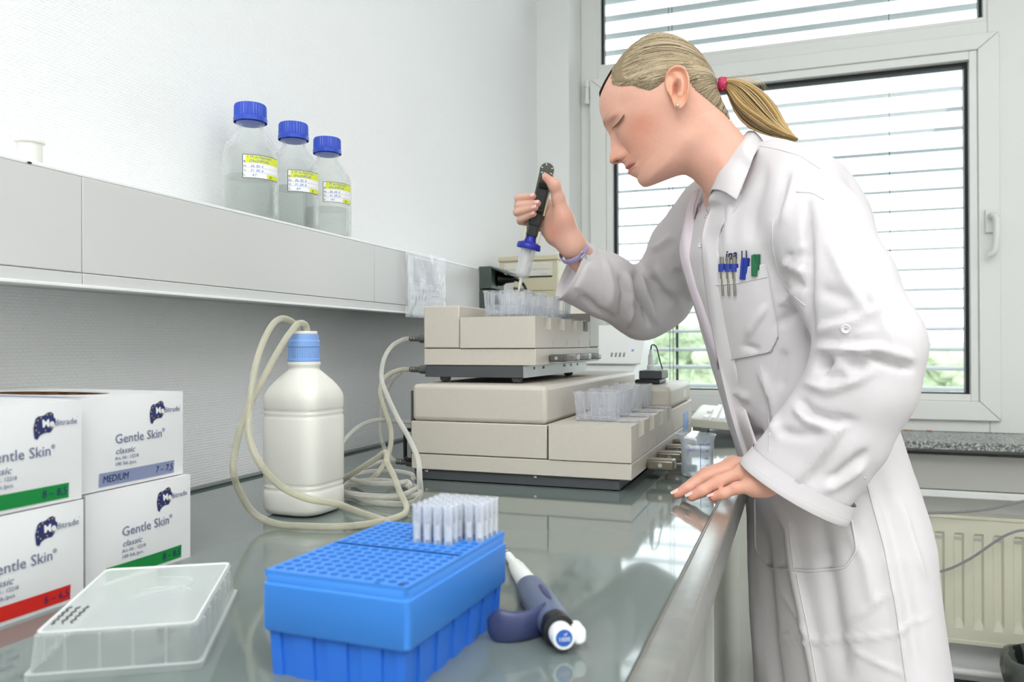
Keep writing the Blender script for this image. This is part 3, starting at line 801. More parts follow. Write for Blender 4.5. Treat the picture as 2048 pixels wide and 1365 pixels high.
fitting(um, UX0, UY0+.02, 1.132); fitting(um, UX0, UY0+.02, 1.0785)

# clear cuvette blocks standing in the trays
def cuvette_mesh(w, d, h, lobes):
    """scalloped open cup block, thin walled"""
    def outline(inset, sc):
        pts = []
        n = lobes*6
        def side(x0, y0, x1, y1, nx, ny, cnt):
            for k in range(cnt*6):
                t = k/(cnt*6); s = abs(math.sin(PI*t*cnt))
                o = .0042*s-.0022-inset
                pts.append((x0+(x1-x0)*t+nx*o, y0+(y1-y0)*t+ny*o))
        W, D = w/2*sc, d/2*sc
        side(-W, -D, W, -D, 0, -1, lobes); side(W, -D, W, D, 1, 0, 3); side(W, D, -W, D, 0, 1, lobes); side(-W, D, -W, -D, -1, 0, 3)
        return pts
    rs = []
    for ins, sc, z in ((.004, .90, 0), (0, .93, .002), (0, .93, .010), (0, .97, h*.55), (0, 1.0, h-.004), (-.0012, 1.0, h-.0035), (-.0012, 1.0, h), (.0016, 1.0, h), (.0016, .97, h*.55), (.0016, .93, .012), (.006, .90, .004)):
        rs.append([(x, y, z) for x, y in outline(ins, sc)])
    return MB().rings(rs, True, True, True)
cv_l = cuvette_mesh(.066, .046, .046, 5).mesh('cup_block'); cv_u = cuvette_mesh(.072, .044, .0465, 5).mesh('cup_block')
for me in (cv_l, cv_u):
    me.materials.append(MATS['acrylic']); me.polygons.foreach_set('use_smooth', [True]*len(me.polygons)); me.set_sharp_from_angle(angle=.5)
ord4 = ('nearest', 'second', 'third', 'furthest')
for tray, notch, me, zz, xc, xr, nm in (('lower', LN, cv_l, .9988, -.303, LX1, 'the wide lower analyser'), ('upper', UN, cv_u, 1.1675, -.470, UX1, 'the small upper analyser')):
    for k, (a, b) in enumerate(notch):
        yc = (a+b)/2
        t = thing('cuvette_block', f'{ord4[k]} clear acrylic cuvette block from the front on {nm}', 'cuvette', (xc, yc, zz), group=f'clear cuvette blocks on {nm}')
        o = bpy.data.objects.new('cup_block', me); COL.objects.link(o); o.parent = t; o.location = (0, 0, 0)
        w0 = xr-.004-xc
        tg = MB().box(-.03, w0, -.018, .018, .0002, .0018)
        tg.box(w0-.018, w0-.016, -.016, .016, -.019, .0002).box(w0-.018, w0, -.016, -.010, -.019, .0002)
        tg.build('carrier_strip', 'acrylic', t)
        if tray == 'upper':
            MB().box(-.032, .032, -.017, .017, .006, .022).build('liquid', 'beaker_clear', t)

# dark adapter standing on the end cover
ad = thing('power_adapter', 'black power adapter block with a white plug on the wide analyser', 'adapter', (-.292, 1.70, 1.0375))
MB().box(-.030, .022, -.045, .045, 0, .010).build('foot', 'black_plastic', ad, bevel=(.003, 2))
MB().box(-.024, .024, -.030, .060, .010, .028).build('block', 'dark_chassis', ad, bevel=(.002, 2))
for k in range(5): MB().box(.0238, .0246, -.022+.015*k, -.016+.015*k, .012, .026).build('vent_rib', 'grey_enamel', ad)
MB().lathe([(.008, .028), (.008, .038), (.006, .040), (.0055, .060), (.003, .064), (.003, .072)], 14, (-.004, .0, 0)).build('plug', 'white_plastic', ad, smooth=40)
MB().tube(spline([(-.004, 0, .070), (-.002, .004, .082), (.006, .012, .078), (.012, .02, .05), (.016, .03, .03)], 6), .0015, 6).build('lead', 'black_plastic', ad, smooth=60)

# keyboard
kbd = thing('keyboard', 'white computer keyboard tilted up on the worktop by the window', 'keyboard', (-.172, 2.125, BZ+.006), rot=(0, math.radians(4), math.radians(3)))
MB().prism([(-.085, .014), (.085, .014), (.085, .028), (.078, .034), (-.075, .036), (-.085, .030)], -.225, .225, axis='y').build('case', 'pc_light', kbd, bevel=(.003, 2))
MB().box(-.075, -.055, -.2, .2, 0.004, .0145).build('riser', 'pc_light', kbd)
kme = MB().rings([[(-.0075, -.0075, 0), (.0075, -.0075, 0), (.0075, .0075, 0), (-.0075, .0075, 0)], [(-.0055, -.0055, .007), (.0055, -.0055, .007), (.0055, .0055, .007), (-.0055, .0055, .007)]], cap0=False).mesh('key')
kme.materials.append(MATS['white_plastic'])
for r_ in range(6):
    for c_ in range(22):
        if c_ in (15, 19) or (r_ == 5 and c_ not in (0, 1, 2, 9, 10, 11, 12, 13)): continue
        o = bpy.data.objects.new('key', kme); COL.objects.link(o); o.parent = kbd
        o.location = (-.062+.0185*(5-r_)+.016, -.208+.0192*c_, .0345)

# beaker
bk = thing('beaker', 'small clear plastic beaker with blue graduations and water', 'beaker', (-.158, 1.352, BZ))
rs = []
for r, z in ((.0, .001), (.022, .001), (.0255, .003), (.0262, .006), (.0270, .055), (.0275, .062), (.0300, .069), (.0306, .0705), (.0300, .0705), (.0270, .064), (.0258, .055), (.0250, .007), (.023, .004), (.0, .004)):
    ring = []
    for k in range(48):
        a = 2*PI*k/48; rr = r
        if z > .058 and r > .02:
            d = math.atan2(math.sin(a-PI), math.cos(a-PI)); rr = r+.008*math.exp(-(d/.22)**2)*min(1, (z-.058)/.012)
        ring.append((rr*math.cos(a), rr*math.sin(a), z))
    rs.append(ring)
MB().rings(rs, cap0=False, cap1=False).build('beaker_wall', 'beaker_clear', bk, smooth=50)
MB().lathe([(.0, .0043), (.0225, .0043), (.0248, .0075), (.0255, .048), (.0, .048)], 40).build('water', 'water', bk, smooth=50)
gm = MB()
for k in range(5):
    z = .010+.0115*k; a0 = -1.25
    for j in range(6):
        a = a0+.05*j; r = .0271+.0002*z/.06
        gm.box(r*math.cos(a)-.0004, r*math.cos(a)+.0004, r*math.sin(a)-.0004, r*math.sin(a)+.0004, z, z+.0007)
for j in range(24):
    z = .010+.0020*j; r = .0271; gm.box(r*math.cos(-1.27)-.0004, r*math.cos(-1.27)+.0004, r*math.sin(-1.27)-.0004, r*math.sin(-1.27)+.0004, z, z+.0019)
gm.build('graduation', 'ink_pen_blue', bk)
for k, s in enumerate(('20', '40', '60', '80', '100')):
    me = text_mesh(s, .0052, ext=.00004)
    for v in me.vertices:
        a = -.93+v.co.x/.0275; rr = .0273+v.co.z; z = .0088+.0115*k+v.co.y
        v.co = (rr*math.cos(a), rr*math.sin(a), z)
    link_mesh('graduation_number', me, 'ink_pen_blue', bk)
me = text_mesh('100 ml', .0048, ext=.00004)
for v in me.vertices:
    a = -2.05+v.co.x/.0275; rr = .0273+v.co.z; v.co = (rr*math.cos(a), rr*math.sin(a), .045+v.co.y)
link_mesh('graduation_number', me, 'ink_pen_blue', bk)

# ------------------------------------------------------------------ wash bottle with hoses
jg = thing('wash_bottle', 'square milky plastic bottle with a light blue cap and two hoses', 'bottle', (-.617, .898, BZ), math.radians(12))
def sq(s, z, rr=.60, n=64):
    e = 2.0+3.2*rr; pts = []
    for k in range(n):
        a = 2*PI*k/n; c_, s_ = math.cos(a), math.sin(a)
        q = (abs(c_)**e+abs(s_)**e)**(-1/e)
        pts.append((s*q*c_, s*q*s_, z))
    return pts
rs = []
H_ = .0432
for sc, z, rr in ((.55, .004, .5), (.86, .002, .5), (.955, .004, .5), (1.0, .010, .80), (1.0, .030, .80), (.985, .0325, .80), (.962, .0345, .80), (.985, .0365, .80), (.985, .0385, .80), (.962, .0405, .80), (.985, .0425, .80), (1.0, .045, .80), (1.0, .125, .80), (.985, .1275, .80), (.962, .1295, .80), (.985, .1315, .80), (.985, .1335, .80), (.962, .1355, .80), (.985, .1375, .80), (1.0, .140, .80), (1.0, .150, .80), (.985, .157, .7), (.92, .164, .55), (.78, .174, .3), (.60, .183, .1), (.50, .1875, 0), (.465, .189, 0), (.455, .192, 0), (.495, .1942, 0), (.505, .1968, 0), (.485, .199, 0), (.44, .200, 0)):
    rs.append(sq(H_*sc, z, rr))
# turn the square 45 degrees so one edge faces the room
J = MB().rings(rs); J.xform(Matrix.Rotation(math.radians(-14), 4, 'Z')); J.build('bottle_body', 'milky_plastic', jg, smooth=60)
rs = []
for rad, z, rb in ((.0205, .1985, 0), (.0212, .1995, 0), (.0212, .2025, 0), (.0206, .2035, 1), (.0206, .218, 1), (.0212, .219, 0), (.0208, .226, 0), (.0195, .228, 0), (.0188, .2345, 0), (.016, .2355, 0)):
    rs.append([((rad-.0006*rb*(k % 2))*math.cos(2*PI*k/80), (rad-.0006*rb*(k % 2))*math.sin(2*PI*k/80), z) for k in range(80)])
MB().rings(rs, cap0=False).build('screw_cap', 'cap_lightblue', jg, smooth=25)
MB().lathe([(.0165, .2350), (.0175, .2360), (.0175, .2385), (.016, .2395), (.0, .2395)], 32, cap0=False).build('insert', 'milky_plastic', jg, smooth=40)
T1 = [(-.624, .893, 1.134), (-.625, .892, 1.146), (-.628, .880, 1.154), (-.632, .866, 1.155), (-.631, .846, 1.144), (-.624, .817, 1.118), (-.613, .789, 1.086), (-.606, .771, 1.039), (-.598, .763, 1.011), (-.580, .759, .984), (-.563, .771, .959), (-.540, .790, .942), (-.519, .818, .932), (-.505, .845, .918), (-.488, .862, .908), (-.472, .858, .906), (-.462, .84, .906)]
T2 = [(-.612, .898, 1.136), (-.613, .896, 1.147), (-.614, .885, 1.150), (-.615, .873, 1.144), (-.614, .842, 1.118), (-.613, .81, 1.084), (-.615, .789, 1.056), (-.621, .776, 1.024), (-.625, .77, .995), (-.623, .765, .972), (-.623, .776, .947), (-.617, .795, .918), (-.590, .802, .906), (-.551, .803, .906), (-.510, .814, .906), (-.483, .843, .906), (-.470, .889, .906), (-.482, .930, .908), (-.500, .945, .925), (-.515, .955, .945), (-.528, .962, .960), (-.533, .967, .973), (-.552, .974, .963), (-.596, .990, .939), (-.640, 1.01, .915), (-.670, 1.03, .906)]
MB().tube(spline(T1, 6), .0042, 10).build('hose', 'hose_yellow', jg, smooth=60, world=True)
MB().tube(spline(T2, 6), .0042, 10).build('hose', 'hose_yellow', jg, smooth=60, world=True)
def hose(pts, label, m='hose_clear', r=.0040):
    return tag(MB().tube(spline(pts, 6), r, 10).build('hose', m, smooth=60), label, 'hose', 'clear hoses between bottle and analysers')
hose([(-.636, 1.240, 1.132), (-.645, 1.232, 1.130), (-.652, 1.205, 1.119), (-.648, 1.17, 1.097), (-.636, 1.14, 1.068), (-.610, 1.11, 1.043), (-.575, 1.078, 1.012), (-.528, 1.028, .985), (-.498, .995, .962), (-.482, .968, .940), (-.480, .965, .918), (-.492, .962, .907), (-.520, .954, .906), (-.562, .962, .906), (-.612, .995, .906)],
     'clear hose from the upper fitting of the small analyser down to the worktop')
hose([(-.636, 1.240, 1.0785), (-.648, 1.225, 1.078), (-.655, 1.19, 1.068), (-.650, 1.16, 1.046), (-.630, 1.14, 1.015), (-.614, 1.13, .988), (-.603, 1.11, .965), (-.600, 1.09, .943), (-.606, 1.068, .922), (-.630, 1.07, .908), (-.66, 1.09, .906)],
     'yellowish hose from the lower fitting of the small analyser', 'hose_yellow')
hose([(-.650, 1.236, 1.074), (-.664, 1.232, 1.062), (-.680, 1.235, 1.036), (-.690, 1.236, 1.001), (-.688, 1.230, .967), (-.676, 1.222, .941), (-.645, 1.20, .9235)],
     'grey tinted hose looping behind the others to the wide analyser', 'hose_clear', .0036)
hose([(-.608, 1.230, .987), (-.645, 1.215, .990), (-.662, 1.190, .994), (-.672, 1.160, .993), (-.678, 1.125, .983), (-.676, 1.085, .965), (-.668, 1.045, .945), (-.66, 1.01, .925), (-.66, .99, .908)],
     'hose arching from the wide analyser to behind the bottle', 'hose_clear', .0036)
hose([(-.640, 1.198, .9235), (-.645, 1.17, .928), (-.64, 1.12, .930), (-.65, 1.08, .922), (-.68, 1.05, .910)], 'short hose at the lowest fitting of the wide analyser', 'hose_clear', .0036)
COIL = [[(-.518, 1.044), (-.513, 1.021), (-.520, .999), (-.538, .982), (-.563, .974), (-.591, .975), (-.617, .985), (-.635, 1.004), (-.643, 1.027), (-.637, 1.051), (-.618, 1.069), (-.590, 1.078), (-.560, 1.076), (-.534, 1.063)],
        [(-.514, .997), (-.514, .972), (-.524, .960), (-.542, .955), (-.566, .955), (-.591, .962), (-.612, .975), (-.626, .999), (-.629, 1.025), (-.619, 1.047), (-.599, 1.059), (-.572, 1.058), (-.546, 1.044), (-.525, 1.022)],
        [(-.535, 1.036), (-.542, 1.018), (-.556, 1.006), (-.577, 1.003), (-.599, 1.009), (-.619, 1.023), (-.633, 1.043), (-.637, 1.066), (-.631, 1.086), (-.616, 1.099), (-.593, 1.103), (-.570, 1.095), (-.550, 1.079), (-.537, 1.058)]]
full = []
for k, c in enumerate(COIL): full += [(x, y, .9065+.0075*k+.003*(i/len(c))) for i, (x, y) in enumerate(c)]
tag(MB().tube(spline(full, 5), .0038, 10).build('coiled_hose', 'hose_clear', smooth=60), 'coil of clear hose lying on the worktop behind the bottle', 'hose')

# ------------------------------------------------------------------ glove boxes
def glove_box(x, y, z, rotz, band, size_text, word, top_open, label):
    W, H, Dp = .1275, .0860, .235
    t = thing('glove_box', label, 'box', (x, y, z), rotz, group='white glove boxes stacked by the wall')
    # carton with a slightly bulging front: local +x is the printed face, y runs right
    n = 10; vs = []; fs = []
    def bulge(u, v): return .0035*(1-(2*u-1)**2)*(1-(2*v-1)**2)
    for i in range(n+1):
        for j in range(n+1):
            u, v = i/n, j/n; vs.append((bulge(u, v), W*u, H*v))
    for i in range(n):
        for j in range(n): a = i*(n+1)+j; fs.append((a, a+n+1, a+n+2, a+1))
    mb = MB().add(vs, fs)
    mb.add([(0, 0, 0), (0, W, 0), (-Dp, W, 0), (-Dp, 0, 0), (0, 0, H), (0, W, H), (-Dp, W, H), (-Dp, 0, H)], [(0, 3, 2, 1), (1, 2, 6, 5), (2, 3, 7, 6), (3, 0, 4, 7)])
    # top with an oval opening
    ring = [(-.118+.080*math.cos(2*PI*k/40), W/2+.033*math.sin(2*PI*k/40)*(1+.05*math.sin(9*k))) for k in range(40)]
    rect = []
    for k in range(40):
        a = 2*PI*k/40; c_, s_ = math.cos(a), math.sin(a); q = min((Dp/2)/max(abs(c_), 1e-6), (W/2)/max(abs(s_), 1e-6))
        rect.append((-Dp/2+q*c_, W/2+q*s_))
    k0 = len(mb.v)
    if top_open:
        mb.add([(a, b2, H) for a, b2 in rect]+[(a, b2, H) for a, b2 in ring]+[(a, b2, H-.0012) for a, b2 in ring], [(k, (k+1) % 40, 40+(k+1) % 40, 40+k) for k in range(40)]+[(40+k, 40+(k+1) % 40, 80+(k+1) % 40, 80+k) for k in range(40)])
    else:
        mb.add([(0, 0, H), (0, W, H), (-Dp, W, H), (-Dp, 0, H)], [(0, 1, 2, 3)])
    mb.build('carton', 'carton_white', t, smooth=25)
    if top_open:
        MB().box(-Dp+.004, -.004, .004, W-.004, H-.030, H-.028).build('inner_shadow_board', 'carton_brown', t)  # dark board put in for the shade inside the opened carton
        MB().prism([(-.118+.083*math.cos(2*PI*k/40), W/2+.036*math.sin(2*PI*k/40)) for k in range(40)], H-.028, H-.0016).mesh('x') and None
        wl = [(-.118+.081*math.cos(2*PI*k/40), W/2+.034*math.sin(2*PI*k/40)) for k in range(40)]
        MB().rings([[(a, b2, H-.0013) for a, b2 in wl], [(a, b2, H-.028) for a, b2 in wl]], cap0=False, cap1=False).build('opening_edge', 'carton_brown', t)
        MB().add([(-.228, .004, H+.0002), (-.03, .004, H+.0002), (-.008, .020, H+.0002), (-.2, .016, H+.0002)], [(0, 1, 2, 3)]).build('top_stripe', 'ink_'+band, t)
    def M(y_, z_): return frame_mat((bulge(min(1, max(0, (y_+.02)/W)), z_/H)+.0012, y_, z_), (0, 1, 0), (0, 0, 1))
    def px(y_, z_): return bulge(min(1, max(0, y_/W)), min(1, max(0, z_/H)))+.0004
    def decal(nm, poly, m, off=0.0):
        pts = [(px(a, b2)+off, a, b2) for a, b2 in poly]
        MB().add(pts, [tuple(range(len(pts)))]).build(nm, m, t)
    def strip(nm, y0, y1, z0, z1, m):
        vs = []; fs = []
        for i in range(9):
            yy = y0+(y1-y0)*i/8
            vs += [(px(yy, z0), yy, z0), (px(yy, z1), yy, z1)]
        for i in range(8): fs.append((2*i, 2*i+2, 2*i+3, 2*i+1))
        MB().add(vs, fs).build(nm, m, t)
    def wr(body, size, y_, z_, m, width=None, off=.0003, nm='print', **kw):
        me = text_mesh(body, size, ext=.00005, **kw)
        xs = [v.co.x for v in me.vertices]
        s = width/max(1e-6, max(xs)-min(xs)) if width else 1
        for v in me.vertices:
            a = y_+v.co.x*s; b2 = z_+v.co.y
            v.co = (px(a, b2)+off+v.co.z, a, b2)
        link_mesh(nm, me, m, t)
    strip('size_band', .021, .114, .0032, .0160, 'ink_'+band)
    if word: wr(word, .0095, .0250, .0066, 'ink_navy', .0285)
    wr(size_text, .0095, .0885, .0066, 'ink_navy', .0232)
    wr('Gentle Skin', .0125, .0368, .0418, 'ink_slate', .0575)
    wr('®', .0055, .0955, .0470, 'ink_slate')
    wr('classic', .0080, .0373, .0319, 'ink_slate', .0225, shear=.25)
    wr('Art.-Nr.: 12218', .0046, .0373, .0263, 'ink_slate', .0275)
    wr('100 Stk./pcs.', .0046, .0373, .0208, 'ink_slate', .0245)
    blob = [(.0805, .0575), (.0830, .0560), (.0850, .0590), (.0880, .0605), (.0910, .0612), (.0950, .0608), (.0975, .0632), (.0985, .0660), (.1008, .0690), (.1010, .0715), (.0992, .0735), (.0990, .0765), (.0965, .0780), (.0935, .0775), (.0905, .0758), (.0880, .0752), (.0850, .0752), (.0825, .0735), (.0812, .0700), (.0798, .0660), (.0800, .0620)]
    decal('logo_shape', blob, 'ink_navy')
    sm = MB()
    for sy, sz in ((.0840, .0720), (.0870, .0738), (.0930, .0758), (.0965, .0760), (.0820, .0680), (.0820, .0640), (.0845, .0618), (.0905, .0630), (.0960, .0650)):
        p5 = [(px(sy, sz)+.0003, sy+(.0009 if k % 2 == 0 else .0004)*math.sin(PI*k/5), sz+(.0009 if k % 2 == 0 else .0004)*math.cos(PI*k/5)) for k in range(10)]
        sm.add(p5, [tuple(range(10))[::-1]])
    sm.build('logo_stars', 'ink_star', t)
    wr('Me', .0085, .0876, .0660, 'carton_white', .0112, off=.0005, bold=.0003)
    wr('ditrade', .0072, .0990, .0662, 'ink_slate', .0225, off=.0005)
    wr("'", .0040, .1222, .0695, 'ink_slate', off=.0005)
    return t
for a in ((-.6035, .5345, BZ+.0872, 0.0, 'blueband', '7 – 7,5', 'MEDIUM', True, 'opened white glove box with blue band reading medium, top right of the stack'),
          (-.600, .5385, BZ, -.02, 'green', '8 – 8,5', None, False, 'white glove box with green band, bottom right of the stack'),
          (-.594, .3985, BZ+.0872, -.03, 'green', '8 – 8,5', None, True, 'white glove box with green band, top left of the stack'),
          (-.592, .3985, BZ, -.03, 'red', '6 – 6,5', None, False, 'white glove box with red band, bottom left of the stack')):
    glove_box(*a)

# ------------------------------------------------------------------ blue tip rack with tips
rk = thing('tip_rack', 'bright blue plastic pipette tip rack full of round holes', 'tip rack', (-.2785, .5195, BZ), math.radians(-2.2))
RW, RL = .1115, .160
b = MB()
rs = []
for w, l, z in ((.0505, .0745, 0), (.0520, .0765, .034)):
    poly = []
    # ribbed walls: stepped pockets
    def side(n, length, fn):
        for k in range(n):
            t0, t1 = -length+2*length*k/n, -length+2*length*(k+1)/n
            a = t0+(t1-t0)*.32; c_ = t0+(t1-t0)*.72
            for t_, o_ in ((t0, 0), (a, 0), (a+.0004, -.0018), (c_, -.0018), (c_+.0004, 0)): poly.append(fn(t_, o_))
    side(4, w, lambda t_, o_: (t_, -l-o_)); side(6, l, lambda t_, o_: (w+o_, t_)); side(4, w, lambda t_, o_: (-t_, l+o_)); side(6, l, lambda t_, o_: (-w-o_, -t_))
    rs.append([(x, y, z) for x, y in poly])
b.rings(rs).build('rack_base', 'rack_blue_base', rk, bevel=None)
up = MB()
prof = [(RW/2-.001, RL/2-.001, .0305), (RW/2, RL/2, .032), (RW/2, RL/2, .0615), (RW/2-.0012, RL/2-.0012, .0625), (RW/2-.0012, RL/2-.0012, .0675), (RW/2-.0025, RL/2-.0025, .0695)]
up.rings([rbox_poly(-a, a, -c_, c_, .004, 4) and [(x, y, z) for x, y in rbox_poly(-a, a, -c_, c_, .004, 4)] for a, c_, z in prof], cap0=True, cap1=False)
up.build('rack_shell', 'rack_blue', rk, smooth=35)
# perforated deck: 12 x 16 wells, deck is one plate with real holes
PX, PY = .00875, .00905
hole_xy = []
dk = MB()
def ystart(h): return -.0752 if h == 0 else .0028
for h in (0, 1):
    for j in range(8):
        for i in range(12):
            cx = (i-5.5)*PX; cy = ystart(h)+PY*(j+.5)
            hole_xy.append((cx, cy, h, j, i))
            sqp = [(cx+PX/2*sx, cy+PY/2*sy) for sx, sy in ((1, 0), (1, 1), (0, 1), (-1, 1), (-1, 0), (-1, -1), (0, -1), (1, -1))]
            R = .0031
            cir = [(cx+R*math.cos(PI/4*k), cy+R*math.sin(PI/4*k)) for k in range(8)]
            cir16 = [(cx+R*math.cos(PI/8*k), cy+R*math.sin(PI/8*k)) for k in range(16)]
            zt = .0705
            vs = [(x, y, zt) for x, y in sqp]+[(x, y, zt) for x, y in cir16]+[(x, y, zt-.012) for x, y in cir16]+[(cx, cy, zt-.012)]
            fs = []
            for k in range(8):
                k2 = (k+1) % 8
                fs += [(k, 8+(2*k+1) % 16, 8+2*k), (k, k2, 8+(2*k+1) % 16), (k2, 8+(2*k+2) % 16, 8+(2*k+1) % 16)]
            for k in range(16): fs.append((8+k, 8+(k+1) % 16, 24+(k+1) % 16, 24+k))
            for k in range(16): fs.append((24+k, 24+(k+1) % 16, 40))
            dk.add(vs, fs)
hx = 6*PX
yb = [(-.0785, -.0752), (-.0028, .0028), (.0752, .0785)]
for a, c_ in yb: dk.box(-hx-.0015, hx+.0015, a, c_, .066, .0705 if a < -.01 or a > .01 else .0695)
dk.box(-hx-.0018, -hx, -.0752, .0752, .066, .0705); dk.box(hx, hx+.0018, -.0752, .0752, .066, .0705)
dk.build('perforated_deck', 'rack_blue', rk)
MB().box(.030, .034, -.0775, -.0765, .0702, .0708).box(.046, .050, -.0765, -.0725, .0700, .0707).box(.046, .050, .0705, .0755, .0700, .0707).build('latch_slot', 'ink_navy', rk)
# filter tips standing in the far right corner of the rack
tipm = MB().lathe([(.0018, -.010), (.0030, -.004), (.0033, .0), (.0034, .012), (.0036, .0268), (.0040, .0270), (.0040, .0285), (.0033, .0285), (.0031, .012), (.0027, -.004)], 14, cap0=True, cap1=False).mesh('tip_cone')
tipm.materials.append(MATS['tip_clear']); tipm.polygons.foreach_set('use_smooth', [True]*len(tipm.polygons)); tipm.set_sharp_from_angle(angle=.7)
fil = MB().lathe([(.0, .0030), (.0029, .0030), (.0030, .0135), (.0, .0135)], 12).mesh('filter')
fil.materials.append(MATS['white_plastic']); fil.polygons.foreach_set('use_smooth', [True]*len(fil.polygons)); fil.set_sharp_from_angle(angle=.7)
Rk = Matrix.Translation(rk.location) @ Matrix.Rotation(math.radians(-2.2), 4, 'Z')
side_n = ('first', 'second', 'third', 'fourth', 'fifth', 'sixth', 'seventh', 'eighth')
nt_ = 0
for cx, cy, h, j, i in hole_xy:
    if h != 1 or j < 2: continue
    ok = (j < 4 and 6 <= i <= 9) or (j >= 4 and 6 <= i <= 11)
    if not ok: continue
    p_ = Rk @ Vector((cx, cy, .0705))
    t = thing('pipette_tip', f'clear filter tip in the {side_n[j-2]} occupied row from the front, {side_n[i-6]} from the left', 'pipette tip', p_, group='clear filter tips in the blue rack')
    for nm, me in (('tip_cone', tipm), ('filter', fil)):
        o = bpy.data.objects.new(nm, me); COL.objects.link(o); o.parent = t

# cloudy lid of the rack lying upside on the worktop
ld = thing('rack_lid', 'cloudy transparent plastic rack lid lying in the foreground', 'lid', (-.4725, .4795, BZ), math.radians(31))
rs = []
for a, c_, z in ((.0560, .0835, .0003), (.0560, .0835, .0045), (.0535, .0805, .0050), (.0515, .0785, .0280), (.0500, .0770, .0295), (.0490, .0760, .0282), (.0505, .0775, .0270), (.0525, .0795, .0035), (.0545, .0820, .0030)):
    rs.append([(x, y, z) for x, y in rbox_poly(-a, a, -c_, c_, .005, 4)])
lb_ = MB().rings(rs[:5], cap0=False, cap1=True); lb_.build('lid_shell', 'lid_cloudy', ld, smooth=35)
for k in range(1, 5):
    x = -.0525+.105*k/5
    for s in (-1, 1): MB().box(x-.0006, x+.0006, s*.0782-.0012, s*.0782+.0012, .004, .0275).build('wall_rib', 'lid_cloudy', ld)
for k in range(1, 7):
    y = -.0795+.159*k/7
    for s in (-1, 1): MB().box(s*.0520-.0012, s*.0520+.0012, y-.0006, y+.0006, .004, .0275).build('wall_rib', 'lid_cloudy', ld)
MB().rings([[(x, y, z) for x, y in rbox_poly(-a, a, -c_, c_, .005, 4)] for a, c_, z in ((.0500, .0770, .0294), (.0503, .0773, .0303), (.0488, .0758, .0303), (.0485, .0755, .0294))], cap0=False, cap1=False).build('top_rim', 'white_plastic', ld)
hw = MB()
for k in range(3):
    x0 = -.046+.006*k
    hw.tube([(x0+.0012*math.sin(i*1.9+k), -.060+.0026*i, .0300) for i in range(15)], .00045, 5)
hw.build('handwriting', 'ink_black', ld)
S = [(.012+.022*math.cos(a), -.005+.018*math.sin(a), .0299) for a in np.linspace(.4, 3.6, 12)]+[(.000+.030*math.cos(a), .022+.02*math.sin(a), .0299) for a in np.linspace(-1.2, 1.6, 12)]
MB().tube(spline(S, 3), .0007, 6).build('moulded_curve', 'lid_cloudy', ld)

# ------------------------------------------------------------------ grey blue pipette lying on the worktop
mat('pipette_blue', '58647f', rough=.35)
mat('pipette_navy', '3a4266', rough=.4)
mat('label_blue', '2f63b5', rough=.4)
P0 = Vector((-.2830, .7680, .9060)); P1 = Vector((-.1557, .5397, .9130))
ax = (P1-P0).normalized()
Mp = Matrix((ax, Vector((0, 0, 1)).cross(ax).normalized(), ax.cross(Vector((0, 0, 1)).cross(ax).normalized()))).transposed().to_4x4(); Mp.translation = P0
pp = thing('pipette', 'grey blue adjustable pipette with white tip cone lying on the worktop', 'pipette', P0, rot=Mp.to_euler())
LEN = (P1-P0).length
def prt(nm, mb, m, **kw): return mb.build(nm, m, pp, **kw)
def lx(prof, n=28): # lathe along local x
    q = MB(); rs = [[(x, .78*r*math.cos(2*PI*k/n), .78*r*math.sin(2*PI*k/n)) for k in range(n)] for x, r in prof]
    return q.rings(rs)
prt('tip_cone', lx([(0, .0030), (.001, .0042), (.008, .0044), (.0085, .0050), (.050, .0062), (.052, .0082), (.062, .0088), (.066, .0098), (.105, .0112), (.132, .0122), (.134, .010)]), 'white_plastic', smooth=35)
prt('seal_ring', lx([(.0072, .0046), (.0075, .0054), (.0105, .0054), (.0108, .0046)]), 'ink_black', smooth=35)
MBo = lx([(.128, .0118), (.131, .0146), (.137, .0152), (.141, .0148), (.160, .0160), (.190, .0160), (.225, .0150), (.240, .0140), (.246, .0125)])
MBo.v = [(x, y*(1.0+.10*(x > .13)), z*.95) for x, y, z in MBo.v]
prt('handle', MBo, 'pipette_blue', smooth=40)
MBr = MB().sphere((.185, .002, .0116), (.022, .0030, .0016), 20, 8); prt('volume_window', MBr, 'pipette_navy', smooth=60)
# finger hook: flat curved paddle leaving the handle end sideways
hk = []
for k in range(15):
    t = k/14
    y = .004+.045*t
    xc = LEN-.046+.012*math.sin(PI*t*.9)+.002*t
    w = .0190*(1-.55*math.sin(PI*min(1, t*1.15))*.35)*(1 if t < .8 else 1-.6*((t-.8)/.2)**2)
    hk.append((y, xc, w))
for sgn in (1,):
    rs = []
    for y, xc, w in hk:
        ring = []
        for k in range(16):
            a = 2*PI*k/16
            ring.append((xc+.0042*math.cos(a)*1.0, -y*sgn, -.001+w*.72*math.sin(a)))
        rs.append(ring)
    q = MB().rings(rs); prt('finger_hook', q, 'pipette_navy', smooth=60)
prt('collar', lx([(.232, .0150), (.240, .0158), (.246, .0150), (.247, .0120)]), 'black_plastic', smooth=35)
kn = MB(); rs = []
for x, r in ((.246, .0070), (.2475, .0086), (.2590, .0086), (.2608, .0078), (.2610, .0064), (.2604, .0060)):
    rs.append([(x, (r-.0004*(k % 2))*math.cos(2*PI*k/56)+.0, (r-.0004*(k % 2))*math.sin(2*PI*k/56)-.0006) for k in range(56)])
prt('plunger_button', kn.rings(rs), 'white_plastic', smooth=30)
prt('button_disc', lx([(.2595, .0077), (.2612, .0076), (.2613, .0)]), 'label_blue', smooth=30)
me = text_mesh('1000', .0044, align='CENTER', ext=.00005)
me.transform(frame_mat((.26142, 0.0, -.0024), (0, 1, 0), (0, 0, 1)) @ Matrix.Translation((0, 0, 0)))
link_mesh('button_print', me, 'white_plastic', pp)
me = text_mesh('µl', .0032, align='CENTER', ext=.00005)
